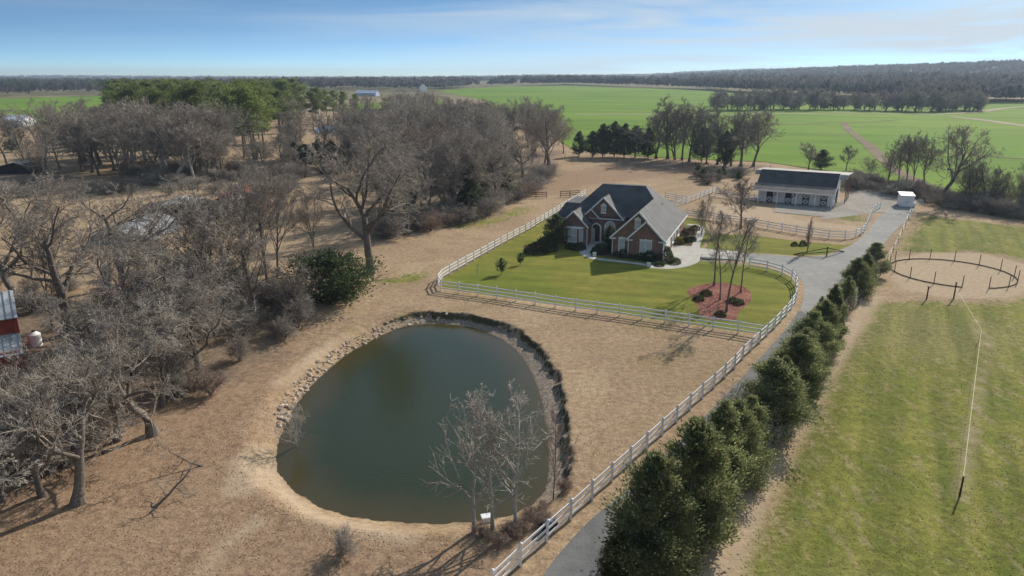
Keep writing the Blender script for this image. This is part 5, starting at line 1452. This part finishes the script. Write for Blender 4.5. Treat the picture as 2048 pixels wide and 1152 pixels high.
for k, (x, y) in enumerate(scatter([(575,345),(720,338),(720,350),(580,358)], 14, 2.0, 18)):
    plant('brush', x, y, rnd.uniform(1.6, 3), 'pale brush before the dark cedar clump', name='brush', cat='shrub', group='brush before the cedar clump', wide=1.4)
for k, (u, v, vt, kd) in enumerate(((15,330,215,'round'),(52,335,225,'vase'),(75,365,260,'slim'),(92,352,192,'vase'),(120,340,240,'round'),(185,345,225,'oak'))):
    plant_px(kd, u, v, vt, nth(k, 'bare tree', 'in the farmyard at upper left'), group='farmyard trees at upper left', wide=1.15)
plant_px('dark_cedar', 25, 304, 278, 'round dark evergreen in the far left farmyard', name='cedar_tree', wide=1.8)
for k, (x, y) in enumerate(scatter([(-120,372),(150,372),(420,370),(560,372),(640,380),(480,395),(200,392),(-120,400)], 34, 2.5, 19)):
    plant('brush', x, y, rnd.uniform(1.5, 3.4), 'scrubby brush along the ditch before the far groves', name='brush', cat='shrub', group='brush of the pasture ditch', wide=1.5)
for k, (x, y) in enumerate(scatter([(690,245),(850,225),(900,225),(830,250),(740,258)], 12, 9, 20)):
    plant('vase', x, y, rnd.uniform(13, 18), 'tall bare tree before the far green valley', group='bare trees before the far valley', wide=1.1)
# hedgerow across the green field
hp = [(1440,223),(1500,222),(1600,222),(1700,222),(1800,224),(1900,226),(1975,222)]
hr = resample([g(*p) for p in hp], 2.6)
for k, (x, y) in enumerate(hr[:170]):
    xx, yy = x + rnd.uniform(-3, 3), y + rnd.uniform(-1, 22)
    kd = 'dark_cedar' if k % 9 == 4 else 'hedge'
    plant(kd, xx, yy, rnd.uniform(5, 8) if kd == 'dark_cedar' else rnd.uniform(9, 17), 'tree in the long hedgerow across the right green field', name='hedgerow_tree', group='trees of the field hedgerow', wide=1.45)

# ------------------------------------------------------------------ far woods, each reads as one mass
def far_tree(seed, n, size, ev=False):
    rng = np.random.default_rng(seed)
    d = nrm(rng.normal(size=(n, 3))); d[:, 2] = np.abs(d[:, 2]) * .9 - .25
    P = d * np.array([.36, .36, .52]) * (.55 + .5 * rng.random((n, 1))) + np.array([0, 0, .48])
    V, F, t = sprays(rng, P, d * .5 + np.array([0, 0, .9]), size, .5)
    return V.reshape(n, 4, 3), t
FT = [far_tree(s, 30, .30) for s in range(6)]
def forest(name, pts, H0, H1, m, seed, clump=1.0):
    rng = np.random.default_rng(seed); n = len(pts)
    pts = np.asarray(pts); z = tz(pts[:, 0], pts[:, 1], False)
    Vs, Ts = [], []
    H = H0 + (H1 - H0) * rng.random(n)
    for s in range(6):
        idx = np.where(np.arange(n) % 6 == s)[0]
        V, t = FT[s]; a = rng.random(len(idx)) * 6.28
        ca, sa = np.cos(a)[:, None, None], np.sin(a)[:, None, None]
        X = V[None, :, :, 0] * ca - V[None, :, :, 1] * sa; Y = V[None, :, :, 0] * sa + V[None, :, :, 1] * ca
        h = H[idx][:, None, None]; k = clump * (.9 + .4 * rng.random(len(idx)))[:, None, None]
        A = np.stack([X * h * k + pts[idx, 0][:, None, None], Y * h * k + pts[idx, 1][:, None, None], V[None, :, :, 2] * h + z[idx][:, None, None]], -1)
        Vs.append(A.reshape(-1, 3)); Ts.append(np.clip(np.tile(t, len(idx)) * .5 + .5 * np.repeat(rng.random(len(idx)), len(t)), 0, 1))
    V = np.concatenate(Vs); me = np_mesh(name, V, np.arange(len(V)).reshape(-1, 4), False, {'tint': ('FACE', np.concatenate(Ts))})
    o = obj(name, me, m); o['kind'] = 'stuff'; return o
def fill(poly, n, seed):
    rng = np.random.default_rng(seed); P = np.array(poly); lo, hi = P.min(0), P.max(0); out = np.zeros((0, 2))
    while len(out) < n:
        q = lo + (hi - lo) * rng.random((n * 2, 2)); out = np.concatenate([out, q[sdf(q[:, 0], q[:, 1], P) < 0]])
    return out[:n]
def stuff(name, label, cat, poly, n, H, m, seed, clump=1.0):
    o = forest(name, fill(poly, n, seed), H[0], H[1], m, seed, clump); o['label'] = label; o['category'] = cat
    return o
gl = lambda L: [g(*p) for p in L]
e1 = gl([(-700,198),(0,197),(230,191)])
stuff('far_wood', 'dark bare wood behind the left green field', 'wood', e1 + [(-120, 1100), (-300, 1500), (-1600, 1500)], 1500, (11, 16), 'forest', 41, 1.1)
stuff('far_pines', 'scattered dark pines in the far left wood', 'wood', e1 + [(-120, 1100), (-300, 1300), (-1400, 1300)], 230, (14, 19), 'forest_pine', 42, .9)
stuff('far_wood', 'far bare wood beyond the pines in the middle distance', 'wood', [(-330, 800), (-80, 900), (-60, 1250), (-500, 1400)], 550, (12, 17), 'forest', 43, 1.1)
e2 = gl([(870,178),(1000,172),(1150,170),(1300,175),(1450,182)])
stuff('far_wood', 'thin dark tree belt behind the middle green field', 'wood', e2 + [(e2[-1][0] + 20, e2[-1][1] + 45), (e2[2][0], e2[2][1] + 60), (e2[0][0], e2[0][1] + 50)], 520, (10, 17), 'forest', 44, 1.1)
e3 = gl([(1450,184),(1700,196),(1960,206),(2100,204),(2600,212)])
stuff('ridge_wood', 'bare woods covering the long ridge at right', 'wood', e3 + [(2900, 1500), (2600, 2500), (500, 2600)], 5200, (14, 20), 'forest', 45, 1.35)
stuff('ridge_wood_edge', 'near edge of the woods under the right ridge', 'wood', e3 + [(e3[-1][0], e3[-1][1] + 70), (e3[2][0], e3[2][1] + 70), (e3[0][0], e3[0][1] + 70)], 900, (11, 17), 'forest', 46, 1.0)
stuff('far_woods', 'far patchwork of woods along the horizon', 'wood', [(-3200, 1700), (-200, 1500), (500, 1500), (600, 2700), (3000, 2700), (3600, 5200), (-3600, 5200)], 4200, (10, 17), 'forest', 47, 2.6)
stuff('far_pines', 'dark pine patches along the far horizon', 'wood', [(-2600, 1400), (300, 1350), (400, 2500), (-2600, 2800)], 800, (11, 17), 'forest_pine', 48, 1.6)

# ------------------------------------------------------------------ loose ground cover near the camera
def cover(name, label, cat, polys, n, size, m, seed, up=.9, aspect=.35, avoid=None, far=1.0):
    rng = np.random.default_rng(seed); pts = np.zeros((0, 2))
    for poly, w in polys:
        P = np.array(poly); lo, hi = P.min(0), P.max(0); need = int(n * w); got = np.zeros((0, 2))
        while len(got) < need:
            q = lo + (hi - lo) * rng.random((need * 2, 2)); q = q[sdf(q[:, 0], q[:, 1], P) < 0]
            q = q[sdf(q[:, 0], q[:, 1], POND) > .25]
            if avoid is not None:
                for a in avoid: q = q[sdf(q[:, 0], q[:, 1], a) > 0]
            # clustering
            c = np.sin(q[:, 0] * .9 + 2 * np.sin(q[:, 1] * .37)) * np.sin(q[:, 1] * 1.1 + 1.5 * np.sin(q[:, 0] * .41))
            q = q[rng.random(len(q)) < .55 + .45 * c]
            got = np.concatenate([got, q])
        pts = np.concatenate([pts, got[:need]])
    z = tz(pts[:, 0], pts[:, 1])
    P = np.concatenate([pts, (z + size * .22 * up)[:, None]], 1)
    d = nrm(rng.normal(size=P.shape) * np.array([1, 1, .35]) + np.array([0, 0, up]))
    V, F, t = sprays(rng, P, d, size, aspect)
    o = obj(name, np_mesh(name, V, F, False, {'tint': ('FACE', t)}), m); o['kind'] = 'stuff'; o['label'] = label; o['category'] = cat
    return o
LB = pg([(-60,1180),(-60,960),(180,900),(400,850),(545,780),(520,900),(548,960),(620,1030),(760,1062),(960,1075),(1010,1120),(960,1180)])
DRV = drive_l + drive_r[::-1]
cover('fallen_leaves', 'brown fallen leaves below the pond', 'leaves', [(LB, 1.0)], 9000, .09, 'litter', 61, .05, .75)
TB = pg([(555,790),(640,650),(760,620),(880,590),(1530,684),(1400,790),(1200,970),(1110,1050),(1150,930),(1120,760),(1060,680),(950,630),(850,625),(720,680)])
cover('dry_grass', 'dry tan grass tufts on the pond bank', 'grass', [(TB, 1.0)], 7000, .10, 'straw', 62, .45, .3, avoid=[DRV])
cover('mulch_chips', 'red mulch chips heaped round the lawn trees', 'mulch', [(mulch, 1.0)], 5200, .16, 'chips', 65, .3, .5)
RB = pg([(1700,690),(1640,790),(1535,1010),(1440,1190),(2120,1190),(2120,640),(1900,620),(1760,625)])
cover('pasture_grass', 'short green grass tufts of the right pasture', 'grass', [(RB, 1.0)], 4500, .10, 'pasture', 63, .35, .5)
cover('pasture_straw', 'straw coloured dead grass in the right pasture', 'grass', [(RB, 1.0)], 6000, .11, 'straw', 64, .2, .5)

# ------------------------------------------------------------------ air
hz = MB().box(-6800, 6800, -400, 9300, -6, 92)
m, nt = mat('haze_air')
vol = nt.nodes.new('ShaderNodeVolumePrincipled')
vol.inputs['Color'].default_value = (.62, .79, 1.0, 1)
vol.inputs['Density'].default_value = .00015
vol.inputs['Anisotropy'].default_value = .25
oo = nt.nodes.new('ShaderNodeOutputMaterial'); nt.links.new(vol.outputs[0], oo.inputs['Volume'])
M['haze'] = m
h = hz.build('haze', 'haze'); h['kind'] = 'stuff'
